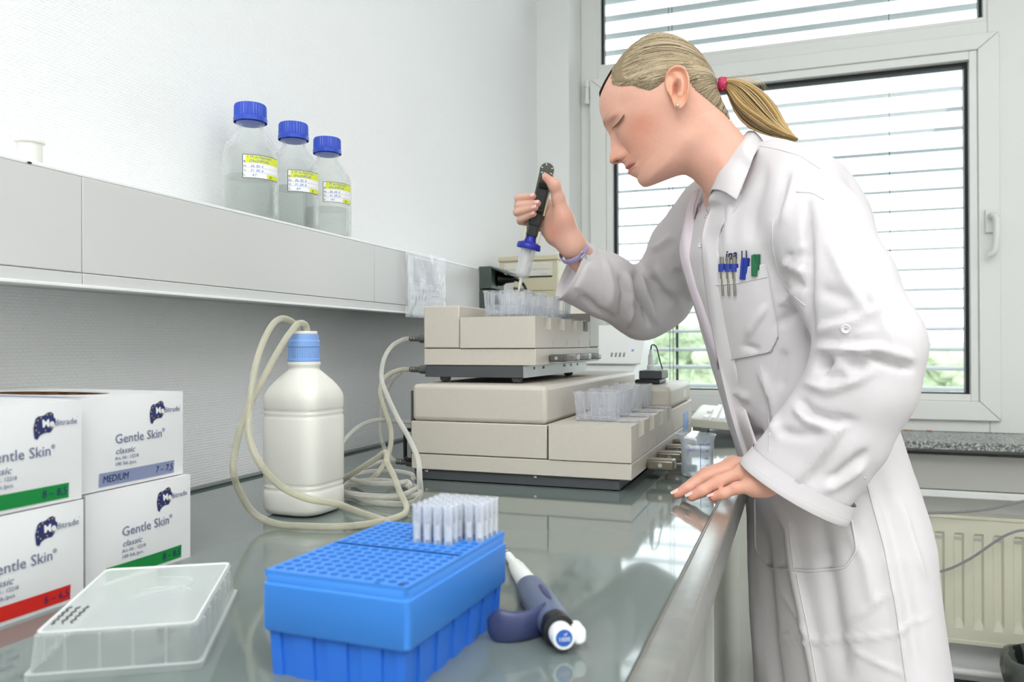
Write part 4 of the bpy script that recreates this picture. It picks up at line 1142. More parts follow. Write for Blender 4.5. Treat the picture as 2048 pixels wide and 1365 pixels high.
me.transform(frame_mat((.26142, .001, .0018), (0, 1, 0), (0, 0, 1)))
link_mesh('button_print', me, 'white_plastic', pp)
ej = MB().prism(rbox_poly(-.005, .005, -.0065, .0065, .0045, 5), .240, .256, axis='x')
ej.v = [(x, y+.0125, z-.001) for x, y, z in ej.v]
prt('ejector_button', ej, 'white_plastic', bevel=(.0015, 2))
MB().tube([(.008, .0040, -.0010), (.05, .0062, .001), (.06, .0070, .001)], .0008, 6).build('ejector_rod', 'pipette_navy', pp)

# ================================================================== the woman in the lab coat
FPX = 1585.4
def at(px, py, Y):
    """photograph position at depth Y -> world point (used to measure the figure)"""
    d = _r2*((px-1024)/FPX)+_u2*((682.5-py)/FPX)+_f
    return np.array(Vector((0, 0, 1.12))+d*(Y/d.y))

def attr_mat(name, attr, rough=.5, sss=0.0, sssr=(1, .35, .2), sss_scale=.006, bump=None, spec=.5, aniso=False):
    m = mat(name, 'ffffff', rough=rough, sss=sss, sssr=sssr, sss_scale=sss_scale, bump=bump, spec=spec)
    N = m.node_tree.nodes; a = N.new('ShaderNodeAttribute'); a.attribute_name = attr
    m.node_tree.links.new(a.outputs['Color'], N['Principled BSDF'].inputs['Base Color'])
    return m
attr_mat('skin', 'tint', rough=.48, sss=.22, bump=(900, .12, .0004), spec=.35)
attr_mat('hair', 'tint', rough=.38, spec=.45)
mat('hair_under', '8f7d60', rough=.5)
mat('coat_cotton', 'ddd8da', rough=.8, bump=(38, .10, .004))
mat('shirt_pink', 'efc6e2', rough=.8)
mat('trouser_navy', '39425c', rough=.8)
mat('nail', 'f0c6bd', rough=.25, spec=.6)
mat('nail_tip', 'f6ede6', rough=.3)
mat('strap_lilac', 'bcaedb', rough=.5)
mat('steel_shiny', 'd8d8d6', rough=.18, metal=.95)
mat('scrunchie', 'c2305e', rough=.6, bump=(500, .6, .001))
mat('gold_fleck', 'd9a05a', rough=.4)
mat('lash', '4a3527', rough=.7)
mat('brow', '9c7857', rough=.8)
mat('button_white', 'f4f2f2', rough=.3)
mat('pen_steel', 'a8a294', rough=.28, metal=.8)
mat('pen_blue', '2a3f9e', rough=.35)
mat('pen_green', '1d6a42', rough=.35)
mat('thread_navy', '2a2f55', rough=.7)
mat('shoe_white', 'e6e6e6', rough=.5)

def set_tint(me, cols):
    a = me.color_attributes.new('tint', 'FLOAT_COLOR', 'POINT')
    c = np.ones((len(me.vertices), 4), np.float32); c[:, :3] = cols
    a.data.foreach_set('color', c.ravel())

# ------------------------------------------------------------------ implicit surfaces
def sd_cone(P, a, b, ra, rb, sy=1.0):
    a = np.array(a, np.float32); b = np.array(b, np.float32)
    x = P[0]-a[0]; y = (P[1]-a[1])*sy; z = P[2]-a[2]
    d = b-a; d = d*np.array([1, sy, 1], np.float32)
    t = np.clip((x*d[0]+y*d[1]+z*d[2])/max(1e-9, float(d@d)), 0, 1)
    return np.sqrt((x-t*d[0])**2+(y-t*d[1])**2+(z-t*d[2])**2)-(ra+(rb-ra)*t)
def sd_ell(P, c, r):
    q = np.sqrt(((P[0]-c[0])/r[0])**2+((P[1]-c[1])/r[1])**2+((P[2]-c[2])/r[2])**2)
    return (q-1)*min(r)
def smin(a, b, k):
    h = np.clip(.5+.5*(b-a)/k, 0, 1); return b*(1-h)+a*h-k*h*(1-h)
def grid(lo, hi, h):
    ax = [np.arange(l, u+h, h, dtype=np.float32) for l, u in zip(lo, hi)]
    return (ax[0][:, None, None], ax[1][None, :, None], ax[2][None, None, :]), ax
def nets(F, ax, h):
    ins = F < 0
    nx, ny, nz = F.shape
    cs = [(i, j, k) for i in (0, 1) for j in (0, 1) for k in (0, 1)]
    cnt = np.zeros((nx-1, ny-1, nz-1), np.int8)
    for i, j, k in cs: cnt += ins[i:nx-1+i, j:ny-1+j, k:nz-1+k]
    act = (cnt > 0) & (cnt < 8)
    idx = np.argwhere(act); n = len(idx)
    acc = np.zeros((n, 3)); num = np.zeros(n)
    I, J, K = idx.T
    for a in range(8):
        for b in range(a+1, 8):
            A, B = cs[a], cs[b]
            if sum(abs(A[q]-B[q]) for q in range(3)) != 1: continue
            fa = F[I+A[0], J+A[1], K+A[2]]; fb = F[I+B[0], J+B[1], K+B[2]]
            m = (fa < 0) != (fb < 0)
            t = np.where(m, fa/np.where(m, fa-fb, 1), 0)
            for q in range(3): acc[:, q] += np.where(m, A[q]+(B[q]-A[q])*t, 0)
            num += m
    acc /= num[:, None]
    V = (idx+acc)*h+np.array([ax[0][0], ax[1][0], ax[2][0]])
    vid = -np.ones(act.shape, np.int64); vid[I, J, K] = np.arange(n)
    Q = []
    for axis in range(3):
        sl0 = [slice(None)]*3; sl1 = [slice(None)]*3
        sl0[axis] = slice(0, -1); sl1[axis] = slice(1, None)
        s0 = ins[tuple(sl0)]; s1 = ins[tuple(sl1)]
        e = np.argwhere(s0 != s1)
        o1, o2 = [(1, 2), (2, 0), (0, 1)][axis]
        ok = (e[:, o1] > 0) & (e[:, o2] > 0) & (e[:, o1] < F.shape[o1]-1) & (e[:, o2] < F.shape[o2]-1)
        e = e[ok]; flip = s0[tuple(e.T)]
        def cell(d1, d2):
            c = e.copy(); c[:, o1] -= d1; c[:, o2] -= d2; return vid[tuple(c.T)]
        q = np.stack([cell(1, 1), cell(0, 1), cell(0, 0), cell(1, 0)], 1)
        q[~flip] = q[~flip][:, ::-1]
        Q.append(q)
    Q = np.concatenate(Q); Q = Q[(Q >= 0).all(1)]
    return V, Q
def smooth_v(V, Q, it=2, lam=.5):
    E = np.concatenate([Q[:, [0, 1]], Q[:, [1, 2]], Q[:, [2, 3]], Q[:, [3, 0]]])
    deg = np.bincount(E.ravel(), minlength=len(V)).astype(float)[:, None]
    for _ in range(it):
        S = np.zeros_like(V)
        for q in range(3):
            S[:, q] = np.bincount(E[:, 0], V[E[:, 1], q], len(V))+np.bincount(E[:, 1], V[E[:, 0], q], len(V))
        V = V+lam*(S/np.maximum(deg, 1)-V)
    return V
def normals(V, Q):
    n = np.cross(V[Q[:, 2]]-V[Q[:, 0]], V[Q[:, 3]]-V[Q[:, 1]])
    N = np.zeros_like(V)
    for k in range(Q.shape[1]):
        for q in range(3): N[:, q] += np.bincount(Q[:, k], n[:, q], len(V))
    return N/np.maximum(np.linalg.norm(N, axis=1), 1e-12)[:, None]
def np_mesh(name, V, Q):
    me = bpy.data.meshes.new(name); me.from_pydata(V.tolist(), [], Q.tolist()); me.update(); return me

# ------------------------------------------------------------------ head and neck, lofted
HO = np.array((-.208, 1.240, 1.480)); HS = .00078
EH = np.array((.986, .167, 0.)); EL = np.array((.167, -.986, 0.)); EZ = np.array((0, 0, 1.))
ct, st_ = math.cos(math.radians(24)), math.sin(math.radians(24))
def px2fd(p): x, y = p[0]-1310, p[1]-230; return (-ct*x+st_*y, st_*x+ct*y)
def fd2px(f, d): return (1310+(-ct*f+st_*d), 230+(st_*f+ct*d))
def uvy(u, v, y):
    u = np.asarray(u); v = np.asarray(v); y = np.asarray(y)
    return HO+HS*((u-1310)[..., None]*EH-(v-230)[..., None]*EZ+y[..., None]*EL)
FRONT = [(1290, 87), (1271, 98), (1250, 113), (1228, 138), (1212, 165), (1202.5, 185), (1198.5, 200), (1200, 218), (1205.5, 237), (1211.6, 251), (1217.8, 263), (1220.8, 269), (1222, 283), (1222.2, 297), (1220.4, 307.6), (1219, 316.4), (1220, 322.6), (1225.7, 326), (1232.7, 325.3), (1241.5, 323.6), (1244, 324.5), (1247.7, 328), (1250.3, 333), (1251.2, 336.6), (1255.6, 339.2), (1258.2, 340), (1257.4, 343.7), (1259.4, 348), (1264, 351), (1269.6, 353.6), (1274, 356.6), (1275.4, 362), (1279, 368), (1285.4, 373.5)]
front = [px2fd(p) for p in FRONT]
fx = [(d, f) for f, d in front]+[(125.0, 75), (126.6, 62), (127.6, 47), (128.6, 30), (130.2, 12), (134, -1.5), (145, -12), (172.7, -21.6), (214.6, -25), (262, -30)]
fx.sort()
BACK = [(1290, 87), (1300, 84), (1325, 80), (1347, 85), (1370, 97), (1393, 115), (1407, 135), (1416, 151), (1424, 168), (1426, 190), (1433, 210), (1442, 229.5), (1455, 252), (1475, 274), (1490, 296), (1505, 322), (1530, 365)]
bx = sorted((px2fd(p)[1], px2fd(p)[0]) for p in BACK)
bx = [(fx[0][0]-.05, -41)]+[q for q in bx if q[0] > fx[0][0]+.6]
WT = [(-141, 3), (-138, 24), (-133, 41), (-122, 58), (-103, 72), (-78, 81), (-48, 86), (-20, 85), (0, 83), (20, 79), (45, 74), (70, 69), (95, 64), (115, 60), (130, 59), (150, 60), (180, 63), (215, 70), (262, 90)]
def itp(tab, x): t = np.array(tab); return np.interp(x, t[:, 0], t[:, 1])
base_noseless = [(-24, None), (-12, 95.0), (0, 92), (15, 89.5), (32, 88.5), (47, 88), (58, 87.5), (66, 86.5), (80, 85), (95, 82.5), (101, None)]
bn = [(d, f if f is not None else itp(fx, d)) for d, f in base_noseless]
dl = np.concatenate([np.linspace(fx[0][0], fx[0][0]+6, 9), np.arange(fx[0][0]+7.5, -30, 3.0), np.arange(-30, 136, 1.15), np.arange(138, 262, 5)])
NT = 220
s_ = np.linspace(-1, 1, NT, endpoint=False)
ang = PI*(.42*s_+.58*s_**3)
def smoothtab(v, n=2):
    for _ in range(n): v = np.convolve(np.pad(v, 1, 'edge'), [.25, .5, .25], 'valid')
    return v
ffull = smoothtab(itp(fx, dl), 1)
fbase = np.where((dl > -24) & (dl < 101), itp(bn, dl), ffull); fbase = np.minimum(fbase, ffull) if False else fbase
bend = smoothtab(itp([(-141, 0), (5, 0), (60, 22), (100, 44), (122, 52), (140, 52), (175, 36), (215, 14), (262, 0)], dl), 6)
fback = smoothtab(itp(bx, dl-bend), 2)
ww = smoothtab(itp(WT, dl-.6*bend), 2)
fcen = itp([(-141, -42), (-120, -40), (-60, -35), (0, -38), (60, -40), (100, -48), (126, -62), (140, -70), (262, -78)], dl)
fcen = np.minimum(fcen, fbase-6)
pfr = itp([(-141, 2.0), (-90, 2.25), (-30, 2.35), (10, 2.25), (50, 2.1), (85, 1.95), (110, 1.85), (126, 1.9), (150, 2.1), (262, 2.1)], dl)
ca, sa = np.cos(ang), np.sin(ang)
Dm = dl[:, None]-bend[:, None]*np.clip((1-ca)/2*1.9, 0, 1)[None, :]
front_half = ca > 0
Fm = np.where(front_half[None, :], fcen[:, None]+(fbase-fcen)[:, None]*np.abs(ca)[None, :]**(2/pfr)[:, None], fcen[:, None]-(fcen-fback)[:, None]*np.abs(ca)[None, :]**.92)
Ym = -ww[:, None]*np.sign(sa)[None, :]*np.abs(sa)[None, :]
# sign: +y is the side that faces the room
fw = np.clip((Fm-20)/40, 0, 1)
def g(x, c, s): return np.exp(-((x-c)/s)**2)
AY = np.abs(Ym)
nose = (ffull-fbase)
is_nose = (dl > -24) & (dl < 59)
sig = itp([(-24, 26), (-14, 13), (-4, 8.5), (10, 8.5), (25, 10), (36, 13.5), (46, 17.5), (53, 17), (59, 15)], dl)
powr = itp([(-24, 2), (20, 2), (38, 2.4), (50, 3.0), (59, 3.0)], dl)
Fm += np.where(is_nose, nose, 0)[:, None]*np.exp(-(AY/sig[:, None])**powr[:, None])*fw
Fm += np.where(~is_nose & (dl < 101) & (dl > 58), nose, 0)[:, None]*np.exp(-(AY/25)**2.0)*fw
Fm += fw*(3.2*g(Dm, -25, 9)*g(AY, 28, 22)                     # brow ridge
          - 11.0*g(Dm, -9, 12)*g(AY, 32, 15)                   # eye socket
          - 4.0*g(Dm, -2, 11)*g(AY, 14, 7)                    # inner corner beside the bridge
          + 8.5*g(Dm, -6.5, 8.0)*g(AY, 33, 12)                # lidded eyeball
          + 1.6*g(Dm, 6, 4)*g(AY, 34, 14)                     # lower lid pad
          - 2.2*g(Dm, -17, 2.4)*g(AY, 34, 15)               # upper lid crease
          + 4.5*g(Dm, 24, 20)*g(AY, 46, 20)                   # cheek
          - 4.2*g(Dm, 46, 9)*g(AY, 23.5, 4.5)                 # wing groove
          + 5.0*g(Dm, 46.5, 6)*g(AY, 16, 4.5)                   # nose wing
          - 3.4*g(Dm-.10*(AY-10), 77.0, 1.9)*np.clip(1-(AY/31)**4, 0, 1)   # mouth line
          - 1.4*g(Dm, 74.5, 6)*g(AY, 31, 6)                   # mouth corner
          + 1.8*g(Dm, 82.5, 4)*g(AY, 0, 17)
          - 1.8*g(Dm, 64, 7)*g(AY, 3, 4)                      # philtrum
          - 4.0*g(Dm, 53.2, 2.6)*g(AY, 8.5, 4.2))             # nostril
Ym += np.sign(Ym)*(1.5*g(Dm, 46, 7)*g(AY, 17, 5)*fw + 3.0*g(Dm, 88, 16)*g(Fm, -28, 22) - 4.0*g(Dm, -28, 15)*g(Fm, 52, 18))
# sternomastoid and throat modelling
Ym += np.sign(Ym)*2.5*np.clip((Dm-128)/20, 0, 1)*g(Fm+.35*(Dm-130), -60, 16)
U, Vv = fd2px(Fm, Dm)
HV = uvy(U, Vv, Ym).reshape(-1, 3)
nd = len(dl)
ii = np.arange(nd-1)[:, None]*NT; jj = np.arange(NT)[None, :]; j2 = (jj+1) % NT
HQ = np.stack([ii+jj, ii+j2, ii+NT+j2, ii+NT+jj], -1).reshape(-1, 4)
HN = normals(HV, HQ)
cen = HV.mean(0)
if np.mean(np.sum(HN*(HV-cen), 1)) < 0: HQ = HQ[:, ::-1]; HN = -HN
fU, fV, fY, fD, fF = U.ravel(), Vv.ravel(), Ym.ravel(), Dm.ravel(), Fm.ravel()
# skin colour
def blend(c, col, w): return c*(1-w[:, None])+np.array(srgb(col))[None]*w[:, None]
hc = np.repeat(np.array(srgb('e6b29d'))[None], len(HV), 0)
hc = blend(hc, 'd4826a', .6*np.exp(-(((fU-1283)/34)**2+((fV-268)/24)**2)))
hc = blend(hc, 'da967d', .5*np.exp(-(((fU-1270)/40)**2+((fV-310)/30)**2)))
hc = blend(hc, 'd99c84', .6*np.exp(-(((fU-1228)/14)**2+((fV-314)/12)**2)))
lipw = np.clip(1-((fD-77.5)/np.where(fD < 77.5, 8.5, 9.5))**4, 0, 1)*np.clip(1-(np.abs(fY)/29)**4, 0, 1)*(fF > 60)
hc = blend(hc, 'b9686a', .85*lipw)
hc = blend(hc, 'a05a55', .6*np.exp(-((fD-77.0)/1.3)**2)*np.clip(1-(np.abs(fY)/28)**4, 0, 1)*(fF > 60))
hc = blend(hc, '5c2620', 1.0*np.exp(-(((fD-53.6)/2.3)**2+((np.abs(fY)-9)/4.2)**2))*(fF > 70))  # nostril hollows painted dark red for the shade inside them
hc = blend(hc, '9c7556', .8*np.exp(-(((fD+24.5+.19*(np.abs(fY)-5))/3.2)**2))*np.clip((np.abs(fY)-3)/5, 0, 1)*np.clip((50-np.abs(fY))/34, 0, 1)*(fF > 40))
hc = blend(hc, 'cf9880', .45*np.exp(-(((fD+8)/9)**2+((np.abs(fY)-33)/16)**2))*(fF > 40))
hc = blend(hc, 'e0ab95', .6*np.clip((fD-120)/30, 0, 1))
hc = hc*(1+.035*np.array([noise.noise(Vector(p)*170) for p in HV]))[:, None]
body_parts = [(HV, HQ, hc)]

# ear (both sides), polar relief
def ear(side):
    C0 = np.array((1350., 207.))
    OUT = [(1372.5, 207), (1371.5, 222), (1367, 235), (1361, 246), (1353, 250.5), (1347, 246), (1344, 235), (1340.5, 226), (1336, 216), (1331, 205), (1329.5, 192), (1333, 177), (1341, 169.5), (1350, 167.5), (1360, 170.5), (1367, 178), (1371, 190)]
    th = np.array([math.atan2(p[1]-C0[1], p[0]-C0[0]) for p in OUT]); rr = np.array([math.hypot(p[0]-C0[0], p[1]-C0[1]) for p in OUT])
    o = np.argsort(th); th = th[o]; rr = rr[o]
    th = np.concatenate([th-2*PI, th, th+2*PI]); rr = np.tile(rr, 3)
    n = 96; T = np.linspace(-PI, PI, n, endpoint=False); R = np.interp(T, th, rr)
    for _ in range(3): R = (np.roll(R, 1)+2*R+np.roll(R, -1))/4
    rows = []
    rho = np.concatenate([np.linspace(0.02, 1.0, 26), [1.03, 1.02, .96, .88]])
    for k, ro in enumerate(rho):
        u = C0[0]+ro*R*np.cos(T); v = C0[1]+ro*R*np.sin(T)
        h = 7+11*np.clip((u-1331)/40, 0, 1)+2.0*np.clip((v-228)/20, 0, 1)
        up = np.clip((236-v)/14, 0, 1)                        # no helix on the lobe
        frt = np.clip((u-1330)/8, 0, 1)
        h = h+5.0*np.exp(-((ro-.93)/.085)**2)*up*(1-.65*np.exp(-(((u-1337)/8)**2+((v-212)/14)**2)))
        h = h-4.0*np.exp(-((ro-.74)/.08)**2)*up*np.clip((u-1343)/10, 0, 1)
        h = h+4.0*np.exp(-(((u-1359.5)/4)**2+((v-208)/15)**2))+3*np.exp(-(((u-1353)/5)**2+((v-192)/5)**2))
        h = h-9.5*np.exp(-(((u-1349.5)/6.2)**2+((v-204)/7.5)**2))-8*np.exp(-(((u-1347)/4.6)**2+((v-217)/8)**2))
        h = h-5.5*np.exp(-(((u-1342)/5.5)**2+((v-187)/8)**2))
        h = h+5.0*np.exp(-(((u-1341.5)/3.2)**2+((v-217)/6)**2))+3.0*np.exp(-(((u-1354.5)/4)**2+((v-224)/4)**2))
        h = h+1.5*np.exp(-(((u-1352)/7)**2+((v-242)/6)**2))
        att = np.clip(1-(u-1329)/9, 0, 1)*np.clip((232-v)/20, 0, 1)*np.clip((v-172)/12, 0, 1)
        h = h*(1-.55*att)
        if k >= 27: h = h-(k-26)*4.5
        rows.append(np.stack([u, v, h], 1))
    A = np.stack(rows)                                        # k, n, 3
    y0 = 76+.0*A[..., 0]+4*np.clip((1350-A[..., 0])/25, -1, 1)*0
    ysurf = 86.0
    A[..., 2] = np.where(np.arange(len(rho))[:, None] < 27, np.maximum(A[..., 2], 1.2), A[..., 2])
    P = uvy(A[..., 0], A[..., 1], side*(ysurf-2+A[..., 2])).reshape(-1, 3)
    m = len(rho); i_ = np.arange(m-1)[:, None]*n; j_ = np.arange(n)[None]; jn = (j_+1) % n
    Qd = np.stack([i_+j_, i_+jn, i_+n+jn, i_+n+j_], -1).reshape(-1, 4)
    if side > 0: Qd = Qd[:, ::-1]
    cc = np.repeat(np.array(srgb('eab196'))[None], len(P), 0)
    rel = A[..., 2].ravel(); uu = A[..., 0].ravel(); vv = A[..., 1].ravel()
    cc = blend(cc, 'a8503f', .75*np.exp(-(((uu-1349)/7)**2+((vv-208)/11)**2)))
    cc = blend(cc, 'e59a78', .6*np.exp(-((np.hypot(uu-1351, vv-203)-34)/8)**2))
    return P, Qd, cc
for sd in (1, -1): body_parts.append(ear(sd))

# ------------------------------------------------------------------ hands
def hand(prims, lo, hi, h, k0, tipcols, basecol='e4ae98'):
    P, ax = grid(lo, hi, h)
    F = None
    for a, b, ra, rb, k, sy in prims:
        d = sd_cone(P, a, b, ra, rb, sy)
        F = d if F is None else smin(F, d, k)
    V, Q = nets(F, ax, h)
    V = smooth_v(V, Q, 2, .5)
    c = np.repeat(np.array(srgb(basecol))[None], len(V), 0)
    for (p, col, r, w) in tipcols:
        c = blend(c, col, w*np.exp(-(np.linalg.norm(V-np.array(p), axis=1)/r)**2))
    return V, Q, c
A_ = at
# left hand resting on the bench edge
Lw = A_(1548, 950, 1.150)
LH = {'l': [A_(1512, 968, 1.112), A_(1473, 977, 1.100), A_(1446, 988, 1.098), A_(1427, 995, 1.098)],
      'r': [A_(1492, 944, 1.130), A_(1437, 964, 1.112), A_(1404, 983, 1.106), A_(1383, 994, 1.104)],
      'm': [A_(1475, 934, 1.152), A_(1412, 955, 1.132), A_(1377, 977, 1.124), A_(1354, 989, 1.120)],
      'i': [A_(1466, 931, 1.178), A_(1412, 948, 1.168), A_(1386, 968, 1.160), A_(1368, 978, 1.158)],
      't': [A_(1505, 945, 1.190), A_(1478, 948, 1.215), A_(1450, 955, 1.235), A_(1428, 960, 1.245)]}
for kf in LH:                                                  # nothing may sink into the bench
    for j in range(1, 4): LH[kf][j][2] = max(LH[kf][j][2], BZ+.0078)
pr = []
RR = {'l': (.0098, .0080, .0072, .0060), 'r': (.0108, .0088, .0080, .0068), 'm': (.0110, .0092, .0083, .0070), 'i': (.0108, .0090, .0080, .0068), 't': (.0130, .0105, .0098, .0080)}
for kf in 'lrmi':
    j = LH[kf]; r_ = RR[kf]
    pr.append((Lw+(j[0]-Lw)*.10, j[0], .0150, r_[0]+.0025, .014, 1))
for kf in 'lrmit':
    j = LH[kf]; r_ = RR[kf]
    for q in range(3): pr.append((j[q], j[q+1], r_[q], r_[q+1], .004 if q else .007, 1))
pr.append((Lw, A_(1530, 968, 1.120), .018, .016, .014, 1))
pr.append((A_(1535, 966, 1.122), A_(1508, 976, 1.110), .0150, .0110, .012, 1))
pr.append((Lw, LH['t'][0], .016, .0135, .014, 1))
pr.append((Lw, A_(1600, 905, 1.150), .0215, .0255, .014, 1.0))
pr.append((A_(1600, 905, 1.150), A_(1690, 780, 1.130), .0255, .034, .01, 1.0))
allp = np.array([p for q in pr for p in (q[0], q[1])])
tips = [(LH[k][3], 'dd8a74', .011, .7) for k in 'lrmi']+[(LH[k][1], 'd28f78', .009, .6) for k in 'lrmi']+[(LH[k][0], 'd79880', .010, .4) for k in 'lrmi']
body_parts.append(hand(pr, allp.min(0)-.04, allp.max(0)+.04, .0016, .01, tips))
# right hand closed round the dispenser
Rw = A_(1146, 492, 1.445)
RH = {'i': [A_(1084, 398, 1.462), A_(1037, 397, 1.448), A_(1038, 396, 1.408), A_(1066, 393, 1.392)],
      'm': [A_(1080, 414, 1.466), A_(1036, 411, 1.450), A_(1038, 411, 1.405), A_(1075, 407, 1.388)],
      'r': [A_(1078, 430, 1.466), A_(1034, 425, 1.450), A_(1036, 424, 1.404), A_(1070, 416, 1.388)],
      'l': [A_(1080, 448, 1.462), A_(1041, 442, 1.448), A_(1042, 438, 1.410), A_(1067, 428, 1.394)],
      't': [A_(1127, 440, 1.430), A_(1117, 398, 1.420), A_(1109, 371, 1.408), A_(1092, 355, 1.398)]}
pr2 = []
RQ = {'i': (.0098, .0080, .0076, .0064), 'm': (.0098, .0080, .0077, .0066), 'r': (.0096, .0080, .0076, .0064), 'l': (.0092, .0078, .0072, .0059), 't': (.0165, .0118, .0105, .0075)}
for kf in 'imrl': pr2.append((Rw+(RH[kf][0]-Rw)*.25, RH[kf][0], .0165, .0125, .016, 1))
for kf in 'imrlt':
    for q in range(3): pr2.append((RH[kf][q], RH[kf][q+1], RQ[kf][q], RQ[kf][q+1], .0014 if (q and kf != 't') else (.008 if kf == 't' else .004), 1))
pr2.append((Rw, RH['t'][0], .0205, .0185, .016, 1))
pr2.append((A_(1108, 470, 1.440), A_(1098, 450, 1.446), .0170, .0145, .016, 1))
pr2.append((A_(1118, 452, 1.440), A_(1108, 432, 1.440), .0185, .0150, .016, 1))
Re = A_(1200, 560, 1.520)
pr2.append((Rw, A_(1162, 515, 1.468), .0235, .0245, .016, 1.15))
pr2.append((A_(1162, 515, 1.468), Re, .0245, .034, .012, 1.1))
allp = np.array([p for q in pr2 for p in (q[0], q[1])])
tips = [(RH[k][3], 'df9482', .010, .65) for k in 'imrlt']+[(RH[k][1], 'd89884', .010, .5) for k in 'imrl']+[(A_(1105, 465, 1.42), 'da8f7c', .018, .6), (A_(1120, 430, 1.41), 'e0a18e', .02, .5)]
body_parts.append(hand(pr2, allp.min(0)-.04, allp.max(0)+.04, .0016, .01, tips, 'e8b8a3'))

# body core under the clothes: torso, arms, legs down to the shoes
P, ax = grid((-.36, 1.00, .06), (.34, 1.80, 1.42), .011)
core = sd_cone(P, (.04, 1.33, .92), (-.05, 1.33, 1.25), .085, .085, .75)
for a, b, ra, rb in (((-.05, 1.33, 1.25), (-.095, 1.30, 1.38), .085, .05), ((-.03, 1.30, 1.33), at(1615, 400, 1.20), .05, .045), ((-.08, 1.36, 1.33), at(1425, 440, 1.50), .05, .045),
                     (at(1615, 400, 1.20), at(1745, 700, 1.125), .042, .034), (at(1425, 440, 1.50), at(1300, 605, 1.62), .042, .034),
                     ((.06, 1.30, .86), (.07, 1.29, .48), .062, .050), ((.07, 1.29, .48), (.09, 1.27, .10), .050, .036),
                     ((.06, 1.39, .86), (.09, 1.41, .48), .062, .050), ((.09, 1.41, .48), (.14, 1.42, .10), .050, .036)):
    core = smin(core, sd_cone(P, a, b, ra, rb), .03)
V, Q = nets(core, ax, .011); V = smooth_v(V, Q, 2)
body_parts.append((V, Q, np.repeat(np.array(srgb('e6b29d'))[None], len(V), 0)))

# ------------------------------------------------------------------ assemble the person
BV = []; BQ = []; BC = []; off = 0
for V, Q, c in body_parts:
    BV.append(V); BQ.append(Q+off); BC.append(c); off += len(V)
me = np_mesh('person', np.concatenate(BV), np.concatenate(BQ))
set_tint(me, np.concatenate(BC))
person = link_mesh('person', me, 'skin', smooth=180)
tag(person, 'woman in a white lab coat bending over the worktop, dispensing with her raised hand', 'person')

# nails
def nail(c, fwd, nrm, L=.0052, W=.0040):
    fwd = Vector(fwd).normalized(); nrm = Vector(nrm); nrm = (nrm-fwd*nrm.dot(fwd)).normalized(); sd = fwd.cross(nrm)
    mb = MB(); n = 12
    def pt(x, y, lift=0): return Vector(c)+fwd*(x*L)+sd*(y*W)+nrm*(lift-.0009*y*y)
    rows = []
    for i in range(9):
        x = -1+2*i/8
        wy = (1-max(0, -x-.3)**2*1.1) if x < 0 else 1-.25*x*x
        rows.append([tuple(pt(x, wy*(-1+2*j/8), .0006*(1-(j/4-1)**2)-.0002*x)) for j in range(9)])
    for i in range(8):
        for j in range(8):
            pass
    mb.rings(rows, closed=False, cap0=False, cap1=False)
    mb.m = [1 if k//8 >= 7 else 0 for k in range(len(mb.f))]
    o = mb.build('fingernail', ['nail', 'nail_tip'], person, smooth=80)
    s = o.modifiers.new('thick', 'SOLIDIFY'); s.thickness = .0007; s.offset = -1
for kf, rad in (('l', .0062), ('r', .0070), ('m', .0072)):
    a, b = LH[kf][2], LH[kf][3]; fw_ = b-a; fw_ /= np.linalg.norm(fw_)
    nr = np.array((-.15, -.35, .93)); nr -= fw_*(nr@fw_); nr /= np.linalg.norm(nr)
    nail(b+nr*(rad-.0007)+fw_*.0008, fw_, nr, .0062, .0047 if kf != 'l' else .0040)
for kf, rad in (('i', .0066), ('m', .0068), ('r', .0066), ('l', .0060)):
    a, b = RH[kf][2], RH[kf][3]; fw_ = b-a; fw_ /= np.linalg.norm(fw_)
    nr = np.array((.1, -.93, .3)); nr -= fw_*(nr@fw_); nr /= np.linalg.norm(nr)
    nail(b+nr*(rad-.0006)+fw_*.0015, fw_, nr, .0056, .0043)
a, b = RH['t'][2], RH['t'][3]; fw_ = (b-a)/np.linalg.norm(b-a)
nr = np.array((-.55, .35, .75)); nr -= fw_*(nr@fw_); nr /= np.linalg.norm(nr)
nail(b+nr*.0070+fw_*.0016, fw_, nr, .0062, .0050)

# eye details on both sides: lash fringe and brow hairs
def idw(U_, V_, P_, N_, u, v, k=7):
    d2 = (U_-u)**2+(V_-v)**2
    q = np.argpartition(d2, k)[:k]; w = 1/(d2[q]+.6)**1.5; w /= w.sum()
    n = w@N_[q]; return w@P_[q], n/np.linalg.norm(n)
_hs = {sd: [a[(fY*sd > 4)] for a in (fU, fV, HV, HN)] for sd in (1, -1)}
def head_surf(u, v, side=1): return idw(*_hs[side], u, v)
lm_, bm_ = MB(), MB()
for side in (1, -1):
    for k in range(34):
        t = k/33
        u = 1232.5+19.0*t; v = 257.5-14.0*t+2.0*math.sin(PI*t)
        p_, n_ = head_surf(u, v, side)
        p_ = p_+n_*.0004
        q_ = p_+n_*.0030+EH*HS*(-1.5+1.5*t)-EZ*HS*(6.5-1.5*t)
        lm_.tube([p_, (p_+q_)/2+n_*.0008, q_], [.00042, .00034, .00010], 4)
lm_.build('eyelash', 'lash', person, smooth=60)

